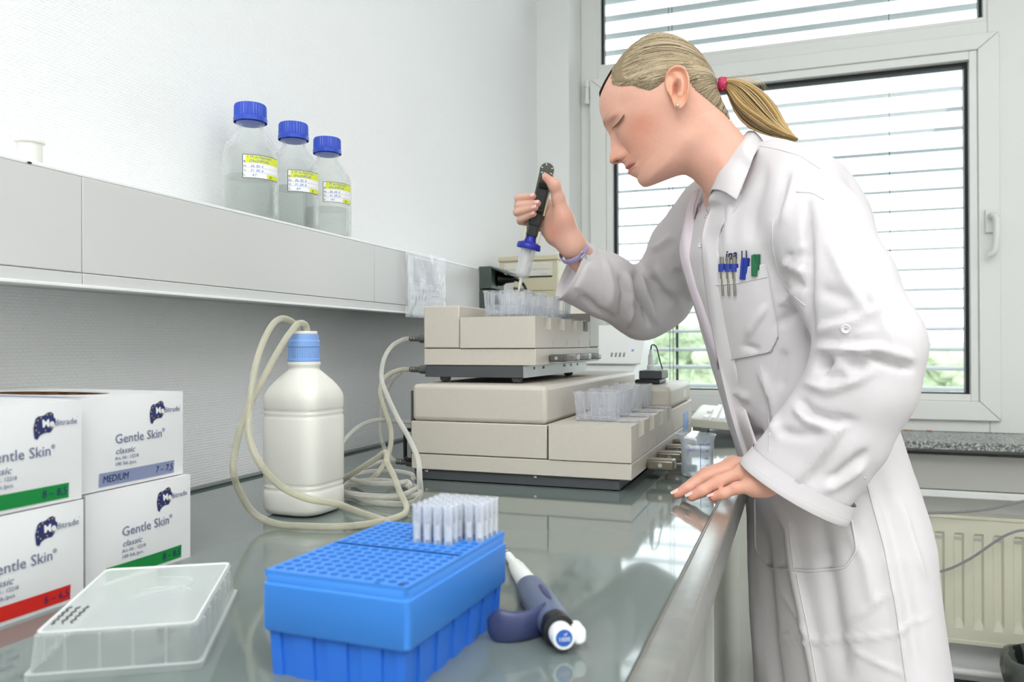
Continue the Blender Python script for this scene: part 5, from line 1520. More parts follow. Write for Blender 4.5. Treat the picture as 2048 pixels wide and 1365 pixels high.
# ------------------------------------------------------------------ hair
NEAR = [(1262, 99), (1243, 119), (1229, 143), (1228, 163), (1231, 183), (1247, 190), (1266, 192), (1285, 200), (1300, 205), (1315, 199), (1328, 188), (1338, 174), (1350, 168), (1364, 174), (1374, 190), (1388, 207), (1408, 220), (1425, 232), (1445, 244), (1468, 262), (1480, 262), (1455, 225), (1448, 205), (1450, 170), (1445, 150), (1420, 110), (1400, 85), (1370, 65), (1325, 55), (1280, 65)]
FAR = [(1185, 188), (1199, 190), (1214, 190), (1231, 189)]+NEAR[5:27]+[(1325, 55), (1250, 60), (1185, 120)]
def poly_sd(u, v, poly):
    ins = np.zeros(u.shape, bool); dist = np.full(u.shape, 1e9)
    n = len(poly)
    for k in range(n):
        x0, y0 = poly[k]; x1, y1 = poly[(k+1) % n]
        c = ((y0 > v) != (y1 > v)) & (u < (x1-x0)*(v-y0)/((y1-y0) if y1 != y0 else 1e-9)+x0)
        ins ^= c
        dx, dy = x1-x0, y1-y0; t = np.clip(((u-x0)*dx+(v-y0)*dy)/(dx*dx+dy*dy), 0, 1)
        dist = np.minimum(dist, np.hypot(u-x0-t*dx, v-y0-t*dy))
    return np.where(ins, dist, -dist)
sdn = np.where(fY > 7, poly_sd(fU, fV, NEAR), poly_sd(fU, fV, FAR))
lift = np.clip((sdn+1.5)/9, 0, 1)*5.2*HS
CV = HV+HN*lift[:, None]
keep = (sdn[HQ] > -3).all(1)
CQ = HQ[keep]
used = np.unique(CQ); remap = -np.ones(len(CV), int); remap[used] = np.arange(len(used))
hair_root = thing('hair', None, None, tuple(HO))
hair_root.parent = person
for k_ in ('label', 'category'):
    if k_ in hair_root: del hair_root[k_]
link_mesh('scalp_hair', np_mesh('scalp_hair', CV[used], remap[CQ]), 'hair_under', hair_root, smooth=180, world=True)

# strands over the scalp
capU, capV, capY, capP, capN = fU[used]+0, fV[used], fY[used], CV[used], HN[used]
PAL = [np.array(srgb(c)) for c in ('9f8d70', 'b8a687', '81705a', 'cbb999', '5f513f', 'a59479', '8d7a5f')]
PALT = [np.array(srgb(c)) for c in ('d2b27a', 'c29d63', 'dcc08c', 'b08d58', 'e2cb9c', '9c7d4e')]
TIE = (1436.5, 174.0)
BND = [(1263, 100), (1244, 120), (1230, 143), (1229, 165), (1232, 183), (1247, 190), (1266, 192), (1285, 200), (1300, 205), (1315, 199), (1328, 188), (1339, 174), (1350, 168), (1363, 174), (1374, 190), (1388, 207), (1408, 220), (1425, 232), (1445, 244), (1460, 256)]
CTL = [(1385, 34), (1370, 52), (1345, 82), (1330, 118), (1328, 142), (1335, 156), (1345, 168), (1355, 178), (1362, 184), (1370, 180), (1380, 166), (1385, 160), (1390, 160), (1398, 165), (1405, 176), (1412, 188), (1425, 196), (1434, 205), (1442, 215), (1446, 222)]
def resamp(L, s):
    L = np.array(L, float); k = s*(len(L)-1); i = min(int(k), len(L)-2); return L[i]+(L[i+1]-L[i])*(k-i)
sv = []; sf = []; sc_ = []
def add_strand(pts, r, col):
    n = len(pts); pts = np.asarray(pts)
    k0 = len(sv)
    tg = np.gradient(pts, axis=0); tg /= np.maximum(np.linalg.norm(tg, axis=1), 1e-9)[:, None]
    upv = np.array((0.2, -.9, .4)); b1 = np.cross(tg, upv); b1 /= np.maximum(np.linalg.norm(b1, axis=1), 1e-9)[:, None]; b2 = np.cross(tg, b1)
    for i in range(n):
        t = i/(n-1); rr = r*(.55+.45*math.sin(PI*min(1, max(0, .1+.8*t)))**.5)
        for k in range(3):
            a = 2*PI*k/3
            sv.append(pts[i]+rr*(math.cos(a)*b1[i]+math.sin(a)*b2[i])); sc_.append(col)
    for i in range(n-1):
        for k in range(3):
            a = k0+3*i+k; b = k0+3*i+(k+1) % 3
            sf.append((a, b, b+3, a+3))
rs_ = random.Random(5)
_cs = {}
for sd in (1, -1):
    for wide in (0, 1):
        m_ = capY*sd > (-4 if wide else 1); _cs[sd, wide] = (capU[m_], capV[m_], capP[m_], capN[m_])
def strand_path(side, s, t0, jit):
    S = resamp(BND, s)+np.array((rs_.uniform(-4, 2), rs_.uniform(-1, 3))); Cc = resamp(CTL, s)
    T = np.array(TIE)+np.array((rs_.uniform(-2, 2), rs_.uniform(-7, 7)*(.5)+(s-.45)*14))
    tab = _cs[side, 1 if s < .12 else 0]
    pts = []
    N_ = 18; hl = rs_.random()
    for i in range(N_):
        t = t0+(1-t0)*i/(N_-1)
        q = (1-t)**2*S+2*t*(1-t)*Cc+t*t*T+np.array(jit)*math.sin(PI*t)
        p, n = idw(*tab, q[0], q[1], 6)
        pts.append(p+n*(.0008+.0006*hl*math.sin(PI*t)))
    P_ = np.array(pts)
    for _ in range(2): P_[1:-1] = (P_[:-2]+2*P_[1:-1]+P_[2:])/4
    return P_
for side, cnt in ((1, 1500), (-1, 200)):
    for k in range(cnt):
        s = (k+rs_.random())/cnt
        t0 = 0.0 if rs_.random() < .75 else rs_.uniform(.05, .35)
        lockn = int(s*95)
        base = PAL[(lockn*7+3) % 7] if rs_.random() < .55 else PAL[rs_.randrange(7)]
        add_strand(strand_path(side, s, t0, (rs_.uniform(-1, 1), rs_.uniform(-2.5, 2.5))), rs_.uniform(.00022, .00048), base*rs_.uniform(.85, 1.12))
# pony tail
UP = [(1446, 168), (1462, 166), (1482, 171), (1507, 187), (1530, 212), (1548, 242), (1562, 268), (1584, 293)]
LO = [(1447, 188), (1454, 204), (1460, 227), (1470, 247), (1488, 263), (1515, 276), (1545, 286), (1580, 295)]
for k in range(950):
    s = rs_.random(); lat = rs_.uniform(-1, 1)*math.sqrt(max(0, 1-(2*s-1)**2))
    pts = []
    N_ = 18; t1 = 1.0 if rs_.random() < .7 else rs_.uniform(.7, .97)
    wob = rs_.uniform(-3, 3)
    for i in range(N_):
        t = t1*i/(N_-1)
        a = resamp(UP, t); b = resamp(LO, t)
        q = a+(b-a)*(s+.05*math.sin(6*t+s*9))
        q = q+np.array((1, -1))*wob*math.sin(PI*t)*.6
        thick = 7+14*math.sin(PI*min(1, t*1.15)) if t < .87 else 7+14*math.sin(PI)*(1)+3
        pts.append(uvy(np.array(q[0]), np.array(q[1]), np.array(lat*thick+3.0*math.sin(4*t+s*7))))
    P_ = np.array(pts)
    for _ in range(2): P_[1:-1] = (P_[:-2]+2*P_[1:-1]+P_[2:])/4
    col = PALT[rs_.randrange(6)] if s < .75 or rs_.random() < .4 else PAL[rs_.randrange(7)]
    add_strand(P_, rs_.uniform(.0004, .0008), col*rs_.uniform(.8, 1.12))
for k in range(26):                                            # stray hairs above the tie and crown
    u0 = rs_.uniform(1446, 1500); v0 = 170+max(0, (u0-1475))*.5
    hgt = rs_.uniform(6, 16); ln = rs_.uniform(14, 34)
    pts = [uvy(np.array(u0+ln*t), np.array(v0+ln*t*.35-hgt*math.sin(PI*t)), np.array(rs_.uniform(-8, 8)*0+6*math.sin(3*t+k))) for t in np.linspace(0, 1, 10)]
    add_strand(pts, .00014, PALT[4])
me = bpy.data.meshes.new('strands'); me.from_pydata([tuple(p) for p in sv], [], sf); set_tint(me, np.array(sc_))
o = link_mesh('strands', me, 'hair', hair_root, smooth=180, world=True); o['kind'] = 'stuff'
# hair tie
tc_ = uvy(np.array(1441.), np.array(177.), np.array(0.)); axd = (uvy(np.array(1460.), np.array(180.), np.array(0.))-tc_); axd /= np.linalg.norm(axd)
def torus(c, axv, R, r, n=28, m=10, sx=1.0, wob=0):
    axv = Vector(axv); u_ = axv.orthogonal().normalized(); w_ = axv.cross(u_)
    rs = []
    for i in range(n):
        a = 2*PI*i/n; d_ = u_*math.cos(a)+w_*math.sin(a); ring = []
        for j in range(m):
            b = 2*PI*j/m; rj = r*(1+wob*math.sin(3*b+5*a))
            ring.append(tuple(Vector(c)+d_*(R+rj*math.cos(b))+axv*(rj*sx*math.sin(b))))
        rs.append(ring)
    rs.append(rs[0])
    return MB().rings(rs, True, False, False)
sct = thing('hair_tie', None, None, tuple(tc_)); sct.parent = person
torus(tc_, axd, .0068, .0045, 40, 14, 1.45, .16).build('tie_band', 'scrunchie', sct, smooth=80, world=True)
fl_ = MB()
for k in range(9):
    a = k*2.4; u_ = Vector(axd).orthogonal().normalized(); w_ = Vector(axd).cross(u_)
    fl_.sphere(tuple(Vector(tc_)+(u_*math.cos(a)+w_*math.sin(a))*.0112+Vector(axd)*(.003*math.sin(k*1.7))), .0010, 8, 6)
fl_.build('gold_flecks', 'gold_fleck', sct, smooth=80, world=True)
# ear jewellery
e1 = uvy(np.array(1351.5), np.array(244.5), np.array(102.5))
MB().sphere(tuple(e1), .0027, 16, 10).build('ear_stud', 'steel_shiny', person, smooth=80)
e2 = uvy(np.array(1364.), np.array(178.5), np.array(102.0))
torus(e2, (.3, .2, .9), .0052, .0005, 24, 8).build('ear_ring', 'steel_shiny', person, smooth=80)
# thin necklace chain with a small pendant
nk = [uvy(np.array(float(u)), np.array(float(v)), np.array(float(y))) for u, v, y in ((1440, 372, 72), (1424, 388, 58), (1412, 402, 42), (1408, 420, 22), (1412, 432, 8), (1409, 420, -12))]
MB().tube(spline(nk, 6), .0005, 6).build('necklace', 'steel_shiny', person, smooth=80)

# ------------------------------------------------------------------ lab coat
# torso cross sections: photo row, left and right silhouette, depth centre, side half width
SL = [(302, 1478, 1560, 1.30, .060), (318, 1458, 1598, 1.31, .090), (343, 1434, 1642, 1.32, .130), (374, 1412, 1678, 1.33, .160), (405, 1396, 1700, 1.335, .172), (450, 1379, 1728, 1.335, .178), (520, 1371, 1748, 1.335, .180),
      (580, 1381, 1757, 1.335, .176), (640, 1398, 1761, 1.335, .170), (750, 1428, 1765, 1.335, .160), (850, 1457, 1785, 1.335, .160), (930, 1481, 1815, 1.335, .170), (1000, 1490, 1836, 1.335, .182), (1050, 1495, 1848, 1.335, .188), (1200, 1502, 1866, 1.335, .196), (1365, 1508, 1886, 1.335, .205), (1500, 1512, 1900, 1.335, .212)]
PHI = math.radians(24)
tz, tcx, tcy, ta, tb = [], [], [], [], []
for y, l, r, Yc, b in SL:
    a, c = at(l, y, Yc), at(r, y, Yc)
    hx = (c[0]-a[0])/2
    tz.append(a[2]); tcx.append((a[0]+c[0])/2); tcy.append(Yc); tb.append(b)
    ta.append(math.sqrt(max(.03**2, (hx**2-(b*math.sin(PHI))**2)))/math.cos(PHI))
tz, tcx, tcy, ta, tb = [np.array(q[::-1], np.float32) for q in (tz, tcx, tcy, ta, tb)]
H_C = .0052
P, ax = grid((-.50, .98, .47), (.31, 1.76, 1.44), H_C)
zz = P[2]
cx_, cy_, a_, b_ = [np.interp(zz, tz, q).astype(np.float32) for q in (tcx, tcy, ta, tb)]
dx = P[0]-cx_; dy = P[1]-cy_
fu = -(dx*math.cos(PHI)+dy*math.sin(PHI)); sv_ = (-dx*math.sin(PHI)+dy*math.cos(PHI))
e_ = 2.3
rad = ((np.abs(fu)/a_)**e_+(np.abs(sv_)/b_)**e_)**(1/e_)
torso = (rad-1)*np.minimum(a_, b_)*.9
torso = np.maximum(torso, zz-float(tz[-1]))
torso = np.maximum(torso, .50-zz)
del dx, dy, fu, sv_, rad
def cut(F, c, n): 
    n = np.array(n)/np.linalg.norm(n)
    return np.maximum(F, (P[0]-c[0])*n[0]+(P[1]-c[1])*n[1]+(P[2]-c[2])*n[2])
# left (near) sleeve
LS = [at(1592, 400, 1.205), at(1640, 470, 1.165), at(1690, 575, 1.135), at(1741, 692, 1.118), at(1722, 768, 1.118), at(1668, 862, 1.122), at(1592, 972, 1.128)]
LR = [.062, .063, .062, .064, .066, .067, .071]
LSY = [1.0, 1.0, 1.05, 1.1, 1.2, 1.35, 1.45]
ls = None
for q in range(6):
    d = sd_cone(P, LS[q], LS[q+1], LR[q], LR[q+1], LSY[q])
    ls = d if ls is None else smin(ls, d, .018)
ls = cut(ls, at(1597, 964, 1.128), (at(1597, 964, 1.128)-at(1662, 862, 1.122)))
coat = smin(torso, ls, .016)
# right (far) sleeve
RS = [at(1432, 432, 1.46), at(1372, 500, 1.55), at(1318, 590, 1.635), at(1285, 612, 1.625), at(1210, 572, 1.535), at(1132, 537, 1.476)]
RRs = [.074, .068, .068, .067, .061, .060]
rsv = None
for q in range(5):
    d = sd_cone(P, RS[q], RS[q+1], RRs[q], RRs[q+1])
    rsv = d if rsv is None else smin(rsv, d, .018)
rc = at(1152, 546, 1.482); rn = at(1141, 541, 1.474)-at(1215, 575, 1.515)
rsv = cut(rsv, rc, rn)
coat = smin(coat, rsv, .020)
# shoulders
coat = smin(coat, sd_cone(P, at(1598, 402, 1.21), at(1520, 378, 1.31), .052, .048), .02)
coat = smin(coat, sd_cone(P, at(1440, 424, 1.47), at(1470, 372, 1.36), .060, .050), .02)
V, Q = nets(coat, ax, H_C)
del coat, torso, ls, rsv, a_, b_, cx_, cy_
V = smooth_v(V, Q, 3, .55)
# folds: (polyline in photo rows, depth plane, height in mm, half width in px, nearest y, furthest y)
FOLD = [
 # near sleeve
 ([(1578, 343), (1564, 389), (1547, 445)], 1.19, -4, 9, 1.0, 1.35), ([(1590, 350), (1577, 398), (1560, 450)], 1.19, 3, 9, 1.0, 1.35),
 ([(1614, 400), (1617, 491), (1614, 600), (1625, 690)], 1.15, -7, 8, 1.0, 1.30),
 ([(1582, 515), (1613, 491)], 1.15, 4, 6, 1.0, 1.3), ([(1562, 526), (1612, 547)], 1.15, 4, 6, 1.0, 1.3), ([(1570, 512), (1610, 505)], 1.15, -4, 6, 1.0, 1.3), ([(1566, 545), (1606, 580)], 1.15, -5, 10, 1.0, 1.3),
 ([(1631, 662), (1708, 644), (1775, 607)], 1.08, 4, 9, 1.0, 1.2), ([(1640, 645), (1710, 625), (1760, 600)], 1.08, -3, 9, 1.0, 1.2),
 ([(1632, 698), (1680, 697), (1726, 702), (1765, 697)], 1.08, 7, 6, 1.0, 1.2), ([(1636, 682), (1700, 682), (1760, 680)], 1.08, -4, 8, 1.0, 1.2),
 ([(1640, 722), (1655, 735)], 1.08, -13, 17, 1.0, 1.2), ([(1690, 722), (1735, 735)], 1.08, -6, 14, 1.0, 1.2),
 ([(1729, 706), (1780, 728), (1826, 738)], 1.08, -7, 8, 1.0, 1.2), ([(1735, 690), (1790, 708), (1826, 718)], 1.08, 4, 8, 1.0, 1.2),
 ([(1606, 765), (1656, 780), (1713, 762), (1750, 735)], 1.08, 5, 9, 1.0, 1.2), ([(1640, 757), (1690, 752)], 1.08, -5, 9, 1.0, 1.2),
 ([(1598, 800), (1622, 826), (1665, 840), (1705, 842)], 1.08, -8, 9, 1.0, 1.2), ([(1590, 815), (1616, 842), (1660, 858)], 1.08, 5, 9, 1.0, 1.2),
 ([(1690, 842), (1655, 890), (1593, 968)], 1.08, 5, 7, 1.0, 1.2), ([(1712, 838), (1675, 898), (1616, 976)], 1.08, -3, 12, 1.0, 1.2),
 ([(1656, 966), (1707, 929), (1735, 903)], 1.08, -6, 9, 1.0, 1.2), ([(1650, 985), (1700, 952), (1728, 930)], 1.08, 4, 9, 1.0, 1.2),
 ([(1550, 862), (1600, 872), (1640, 866)], 1.08, -4, 10, 1.0, 1.2), ([(1730, 560), (1760, 620), (1790, 700)], 1.08, 3, 12, 1.0, 1.2),
 ([(1655, 480), (1690, 560), (1745, 640)], 1.08, 3, 10, 1.0, 1.2), ([(1640, 580), (1700, 600)], 1.08, -3, 14, 1.0, 1.2),
 # far sleeve
 ([(1239, 549), (1249, 584), (1239, 646)], 1.55, -7, 7, 1.35, 1.62), ([(1252, 545), (1262, 590), (1256, 650)], 1.55, 7, 7, 1.35, 1.62),
 ([(1269, 549), (1272, 579), (1287, 614), (1299, 656)], 1.58, -9, 6, 1.35, 1.66), ([(1284, 545), (1290, 580), (1305, 620), (1316, 650)], 1.58, 6, 8, 1.35, 1.66),
 ([(1297, 554), (1319, 589), (1345, 610)], 1.58, -7, 9, 1.35, 1.66), ([(1310, 530), (1335, 570), (1362, 590)], 1.58, 4, 9, 1.35, 1.66),
 ([(1267, 611), (1259, 634), (1254, 659)], 1.58, 5, 5, 1.35, 1.66), ([(1165, 592), (1192, 620), (1234, 640)], 1.5, -6, 8, 1.35, 1.6), ([(1175, 529), (1160, 560), (1150, 583)], 1.48, 3, 6, 1.3, 1.6),
 ([(1210, 520), (1225, 570), (1222, 620)], 1.52, 4, 9, 1.35, 1.6), ([(1302, 499), (1322, 490), (1345, 470)], 1.52, 5, 7, 1.35, 1.7), ([(1352, 540), (1368, 570), (1372, 610)], 1.5, -6, 9, 1.35, 1.66),
 # chest and waist
 ([(1400, 470), (1410, 560), (1430, 660), (1452, 780), (1478, 880), (1493, 930)], 1.25, -9, 6, 1.05, 1.45), ([(1414, 470), (1424, 560), (1444, 660), (1466, 780), (1490, 880)], 1.25, 5, 6, 1.05, 1.45),
 ([(1497, 672), (1515, 640), (1535, 612)], 1.2, 4, 6, 1.0, 1.4), ([(1487, 690), (1520, 700)], 1.2, -3, 7, 1.0, 1.4), ([(1560, 610), (1590, 585)], 1.2, 4, 8, 1.0, 1.4), ([(1555, 650), (1600, 620)], 1.2, -5, 10, 1.0, 1.4),
 ([(1480, 850), (1500, 868), (1530, 872)], 1.22, -6, 9, 1.0, 1.4), ([(1470, 780), (1500, 800)], 1.22, 4, 9, 1.0, 1.4), ([(1500, 905), (1530, 880), (1560, 850)], 1.22, 5, 10, 1.0, 1.4), ([(1520, 740), (1545, 800), (1558, 880)], 1.22, 4, 8, 1.0, 1.4), ([(1570, 700), (1560, 780)], 1.22, -4, 12, 1.0, 1.4),
 ([(1480, 330), (1460, 420), (1450, 500)], 1.22, 3, 10, 1.0, 1.45), ([(1530, 330), (1510, 420), (1500, 480)], 1.22, -3, 14, 1.0, 1.45),
 # skirt
 ([(1545, 1010), (1580, 1060), (1593, 1149), (1619, 1274), (1634, 1365), (1650, 1460)], 1.15, 6, 11, 1.0, 1.4), ([(1525, 1060), (1532, 1145), (1540, 1278), (1552, 1365), (1560, 1460)], 1.15, -9, 12, 1.0, 1.4),
 ([(1500, 1040), (1508, 1200), (1520, 1365)], 1.2, 6, 9, 1.0, 1.5), ([(1640, 1040), (1665, 1200), (1690, 1365)], 1.15, -5, 18, 1.0, 1.4),
 ([(1730, 952), (1767, 1089), (1793, 1223), (1810, 1365)], 1.15, 2.5, 9, 1.0, 1.4), ([(1755, 940), (1795, 1089), (1822, 1223), (1840, 1365)], 1.15, -4, 12, 1.0, 1.4),
 ([(1538, 1280), (1619, 1284), (1700, 1280), (1778, 1271), (1867, 1230)], 1.15, 2.5, 4, 1.0, 1.5), ([(1785, 1180), (1740, 1215), (1690, 1250)], 1.15, 3, 5, 1.0, 1.4), ([(1800, 1000), (1830, 1100), (1850, 1160)], 1.15, 3, 7, 1.0, 1.5),
 ([(1560, 1180), (1600, 1240), (1650, 1300)], 1.15, 2, 5, 1.0, 1.4), ([(1700, 1300), (1760, 1330), (1810, 1350)], 1.15, 2, 5, 1.0, 1.4), ([(1700, 1060), (1730, 1130), (1745, 1210)], 1.15, 2.5, 9, 1.0, 1.4),
]
N_ = normals(V, Q)
disp = np.zeros(len(V))
for poly, Yp, amp, wpx, y0, y1 in FOLD:
    W_ = np.array([at(u, v, Yp) for u, v in poly])[:, [0, 2]]
    wm = .86*wpx*Yp/1.05/FPX
    best = np.full(len(V), 1e9); tt = np.zeros(len(V))
    seg = np.concatenate([[0], np.cumsum(np.linalg.norm(np.diff(W_, axis=0), axis=1))])
    XZ = V[:, [0, 2]]
    # the fold is read from the room side: slide points along the line of sight to the fold's plane
    sc2 = (Yp/V[:, 1])
    XZp = np.stack([V[:, 0]*sc2, (V[:, 2]-1.12)*sc2+1.12], 1)
    for k in range(len(W_)-1):
        a, b = W_[k], W_[k+1]; d = b-a; L2 = float(d@d)
        t = np.clip(((XZp-a)@d)/L2, 0, 1)
        dist = np.linalg.norm(XZp-a-t[:, None]*d, axis=1)
        u = dist < best
        best = np.where(u, dist, best); tt = np.where(u, (seg[k]+t*math.sqrt(L2))/seg[-1], tt)
    env = np.clip(np.minimum(tt, 1-tt)/.18, 0, 1)**.7*.85+.15
    w = np.exp(-(best/wm)**2)*env*((V[:, 1] > y0) & (V[:, 1] < y1))*np.clip(.25-N_[:, 1], 0, 1)
    disp += amp*.0018*w
V = V+N_*disp[:, None]
# soft cloth unevenness
nz = np.array([noise.noise(Vector((p[0]*17, p[1]*17, p[2]*9)))*.0022+noise.noise(Vector((p[0]*42, p[1]*42, p[2]*24)))*.0008 for p in V])
V = V+N_*nz[:, None]
V = smooth_v(V, Q, 1, .2)
coat_me = np_mesh('lab_coat', V, Q)
coat_o = link_mesh('lab_coat', coat_me, 'coat_cotton', person, smooth=180)
from mathutils.bvhtree import BVHTree
bvh = BVHTree.FromPolygons([tuple(p) for p in V], [tuple(q) for q in Q.tolist()])
CAMP = Vector((0, 0, 1.12))
def on_coat(u, v, lift=.001):
    d = (Vector(at(u, v, 1.0))-CAMP).normalized()
    h, n, i, _d = bvh.ray_cast(CAMP, d)
    if h is None: return None, None
    if n.dot(d) > 0: n = -n
    return h+n*lift, n
def seam(poly, nm='seam', m='coat_cotton', r=.0009, lift=.0004, step=6, parent=None):
    pts = []
    for k in range(len(poly)-1):
        a, b = np.array(poly[k], float), np.array(poly[k+1], float); n = max(2, int(np.linalg.norm(b-a)/step))
        for i in range(n+(k == len(poly)-2)):
            q = a+(b-a)*i/n; h, nn = on_coat(q[0], q[1], lift)
            if h is not None: pts.append(h)
    if len(pts) > 2:
        P_ = np.array(pts)
        for _ in range(2): P_[1:-1] = (P_[:-2]+2*P_[1:-1]+P_[2:])/4
        MB().tube(list(P_), r, 6).build(nm, m, parent or coat_o, smooth=80)
def cloth_patch(corners, nu, nv, nm, m='coat_cotton', lift=.0022, th=.0014, parent=None, clip=None):
    """quad patch laid on the coat: corners ordered tl, tr, br, bl in photo rows"""
    tl, tr, br, bl = [np.array(c, float) for c in corners]
    V2 = []; ok = True; last = None
    for i in range(nv+1):
        for j in range(nu+1):
            s, t = j/nu, i/nv
            q = (tl*(1-s)+tr*s)*(1-t)+(bl*(1-s)+br*s)*t
            h, n = on_coat(q[0], q[1], lift)
            if h is None: h = last
            last = h; V2.append(h)
    A = np.array(V2).reshape(nv+1, nu+1, 3)
    for _ in range(3):
        B = A.copy(); B[1:-1, 1:-1] = (A[1:-1, 1:-1]*2+A[:-2, 1:-1]+A[2:, 1:-1]+A[1:-1, :-2]+A[1:-1, 2:])/6; A = B
    fs = []
    for i in range(nv):
        for j in range(nu):
            if clip and not clip((j+.5)/nu, (i+.5)/nv): continue
            a = i*(nu+1)+j; fs.append((a, a+nu+1, a+nu+2, a+1))
    me = np_mesh(nm, A.reshape(-1, 3), np.array(fs))
    o = link_mesh(nm, me, m, parent or coat_o, smooth=80)
    s = o.modifiers.new('thick', 'SOLIDIFY'); s.thickness = th; s.offset = 0
    return o
# chest pocket with a hem band
cloth_patch([(1423, 545), (1533, 528), (1562, 700), (1442, 723)], 48, 60, 'chest_pocket', clip=lambda s, t: not (t > .84 and (s < (t-.84)/.16*.10 or s > 1-(t-.84)/.16*.16)))
seam([(1424, 571), (1480, 566), (1536, 554)], lift=.0032); seam([(1423, 546), (1440, 694), (1453, 721), (1541, 704), (1557, 672), (1533, 529)], lift=.0026)
# side pocket
seam([(1510, 1000), (1511, 1098), (1536, 1136), (1620, 1143), (1690, 1137), (1714, 1102), (1703, 1040)], r=.0018)
seam([(1536, 1132), (1620, 1138), (1688, 1132)], r=.0007)
seam([(1578, 1045), (1582, 1090), (1588, 1140)], r=.0009)
# shoulder seam, back seam, sleeve placket
seam([(1520, 292), (1560, 300), (1600, 312), (1640, 338)], r=.0008)
seam([(1592, 384), (1625, 386), (1648, 400)], r=.0007)
seam([(1546, 440), (1545, 490), (1556, 545), (1585, 590), (1611, 612)], r=.0008)
seam([(1520, 730), (1534, 800), (1540, 860), (1538, 905)], r=.0008)
seam([(1730, 955), (1767, 1089), (1793, 1223), (1812, 1365)], r=.0010)
seam([(1593, 1149), (1619, 1274), (1634, 1365)], r=.0010)
# cuffs: open hems that stand clear of the arms
def hem(c, axis, rx, rdir, ry, L, nm, wob=.02, flare=1.04):
    axis = Vector(axis).normalized(); u_ = Vector(rdir); u_ = (u_-axis*u_.dot(axis)).normalized(); w_ = axis.cross(u_)
    rs = []
    def ring(s, k): 
        out = []
        for i in range(64):
            a = 2*PI*i/64; q = 1+wob*math.sin(3*a+1)+wob*.6*math.sin(5*a)
            out.append(tuple(Vector(c)+axis*s+(u_*(rx*math.cos(a))+w_*(ry*math.sin(a)))*k*q))
        return out
    prof = [(-.012, .985), (0, 1.0), (L*.5, 1.012*flare**.5), (L-.001, flare), (L, flare*.995), (L-.001, flare*.985), (L*.5, .975*flare**.5), (-.01, .955)]
    MB().rings([ring(s, k) for s, k in prof], cap0=False, cap1=False).build(nm, 'coat_cotton', coat_o, smooth=60)
    MB().rings([ring(s, k) for s, k in ((L*.25, 1.012), (L*.25+.0006, 1.022), (L*.25+.0014, 1.022), (L*.25+.002, 1.013))], cap0=False, cap1=False).build('hem_stitch', 'coat_cotton', coat_o, smooth=60)
la = at(1597, 964, 1.128)-at(1662, 862, 1.122)
hem(at(1597, 964, 1.128), la, .0755, at(1688, 1018, 1.125)-at(1504, 913, 1.125), .0535, .016, 'cuff', .012)
hem(rc, rn, .0610, at(1168, 486, 1.478)-at(1098, 592, 1.478), .0480, .012, 'cuff', .015)

# collar: folded sheet following the neck, near leaf and far leaf
def sheet3(rows, nm, m, th=.0016, parent=None):
    n = len(rows[0])
    A = [[np.array(p) for p in r] for r in rows]
    dense = [spline(r, 5) for r in A]
    cols = list(zip(*dense)); cols = [spline(c, 5) for c in cols]
    rs = [[tuple(c[i]) for c in cols] for i in range(len(cols[0]))]
    mb = MB().rings(rs, closed=False, cap0=False, cap1=False)
    o = mb.build(nm, m, parent or coat_o, smooth=80)
    s = o.modifiers.new('thick', 'SOLIDIFY'); s.thickness = th; s.offset = 0
    return o
# near leaf: inner fold line along the neck, outer edge lying on the coat
fold = [at(1492, 268, 1.300), at(1470, 296, 1.262), at(1452, 322, 1.236), at(1437, 350, 1.222), at(1428, 372, 1.222), at(1421, 385, 1.226)]
outer = [at(1528, 284, 1.285), at(1514, 318, 1.222), at(1503, 348, 1.192), at(1493, 374, 1.180), at(1484, 395, 1.178), at(1477, 405, 1.180)]
def lay(u, v, Yd, lift=.005):
    h, n = on_coat(u, v, lift); return np.array(h) if h is not None and h.y < Yd+.02 else at(u, v, Yd)
outer = [at(1528, 284, 1.285), lay(1514, 318, 1.222), lay(1503, 348, 1.192), lay(1493, 374, 1.180), lay(1484, 395, 1.178), lay(1478, 406, 1.180)]
fold = [np.array((a[0], min(a[1], b[1]+.045), a[2])) for a, b in zip(fold, outer)]
midr = [(a+b)/2+np.array((0, -.007, .004)) for a, b in zip(fold, outer)]
for q_, (uu, vv) in enumerate(((1510, 276), (1492, 307), (1477, 335), (1465, 362), (1456, 383), (1449, 396))):
    h, n = on_coat(uu, vv, .006)
    if h is not None and h.y < midr[q_][1]: midr[q_] = np.array(h)
stand = [p+np.array((.006, .014, -.026)) for p in fold]
midr = [p+np.array((0, -.012, .001)) for p in midr]; outer = [outer[0]]+[p+np.array((0, -.012, 0)) for p in outer[1:]]; fold = [p+np.array((0, -.006 if k > 1 else 0, 0)) for k, p in enumerate(fold)]
sheet3([stand, fold, midr, outer], 'collar_leaf', 'coat_cotton')
lipr = [at(1421, 385, 1.226), at(1440, 390, 1.206), at(1458, 397, 1.190), at(1477, 405, 1.180)]
# front edge of the near panel: collar stand running down into the button band
EDGE = [(1441, 362, 1.218), (1428, 382, 1.218), (1417, 400, 1.228), (1421, 418, 1.238), (1411, 444, 1.236), (1404, 475, 1.236), (1405, 520, 1.236), (1413, 590, 1.240), (1425, 660, 1.245), (1440, 740, 1.250), (1459, 820, 1.255), (1480, 890, 1.255), (1494, 935, 1.255)]
e0 = [at(u, v, Y) if k < 5 else lay(u, v, Y, .0035) for k, (u, v, Y) in enumerate(EDGE)]
e1 = [lay(u+14, v, Y-.012, .0038) for u, v, Y in EDGE]
e2 = [lay(u+34, v+2, Y-.024, .0002) if k > 4 else lay(u+(44, 56, 62, 50, 38)[k], v+(8, 6, 2, 2, 2)[k], Y-.038, .0004) for k, (u, v, Y) in enumerate(EDGE)]
sheet3([e0, e1, e2], 'front_band', 'coat_cotton')
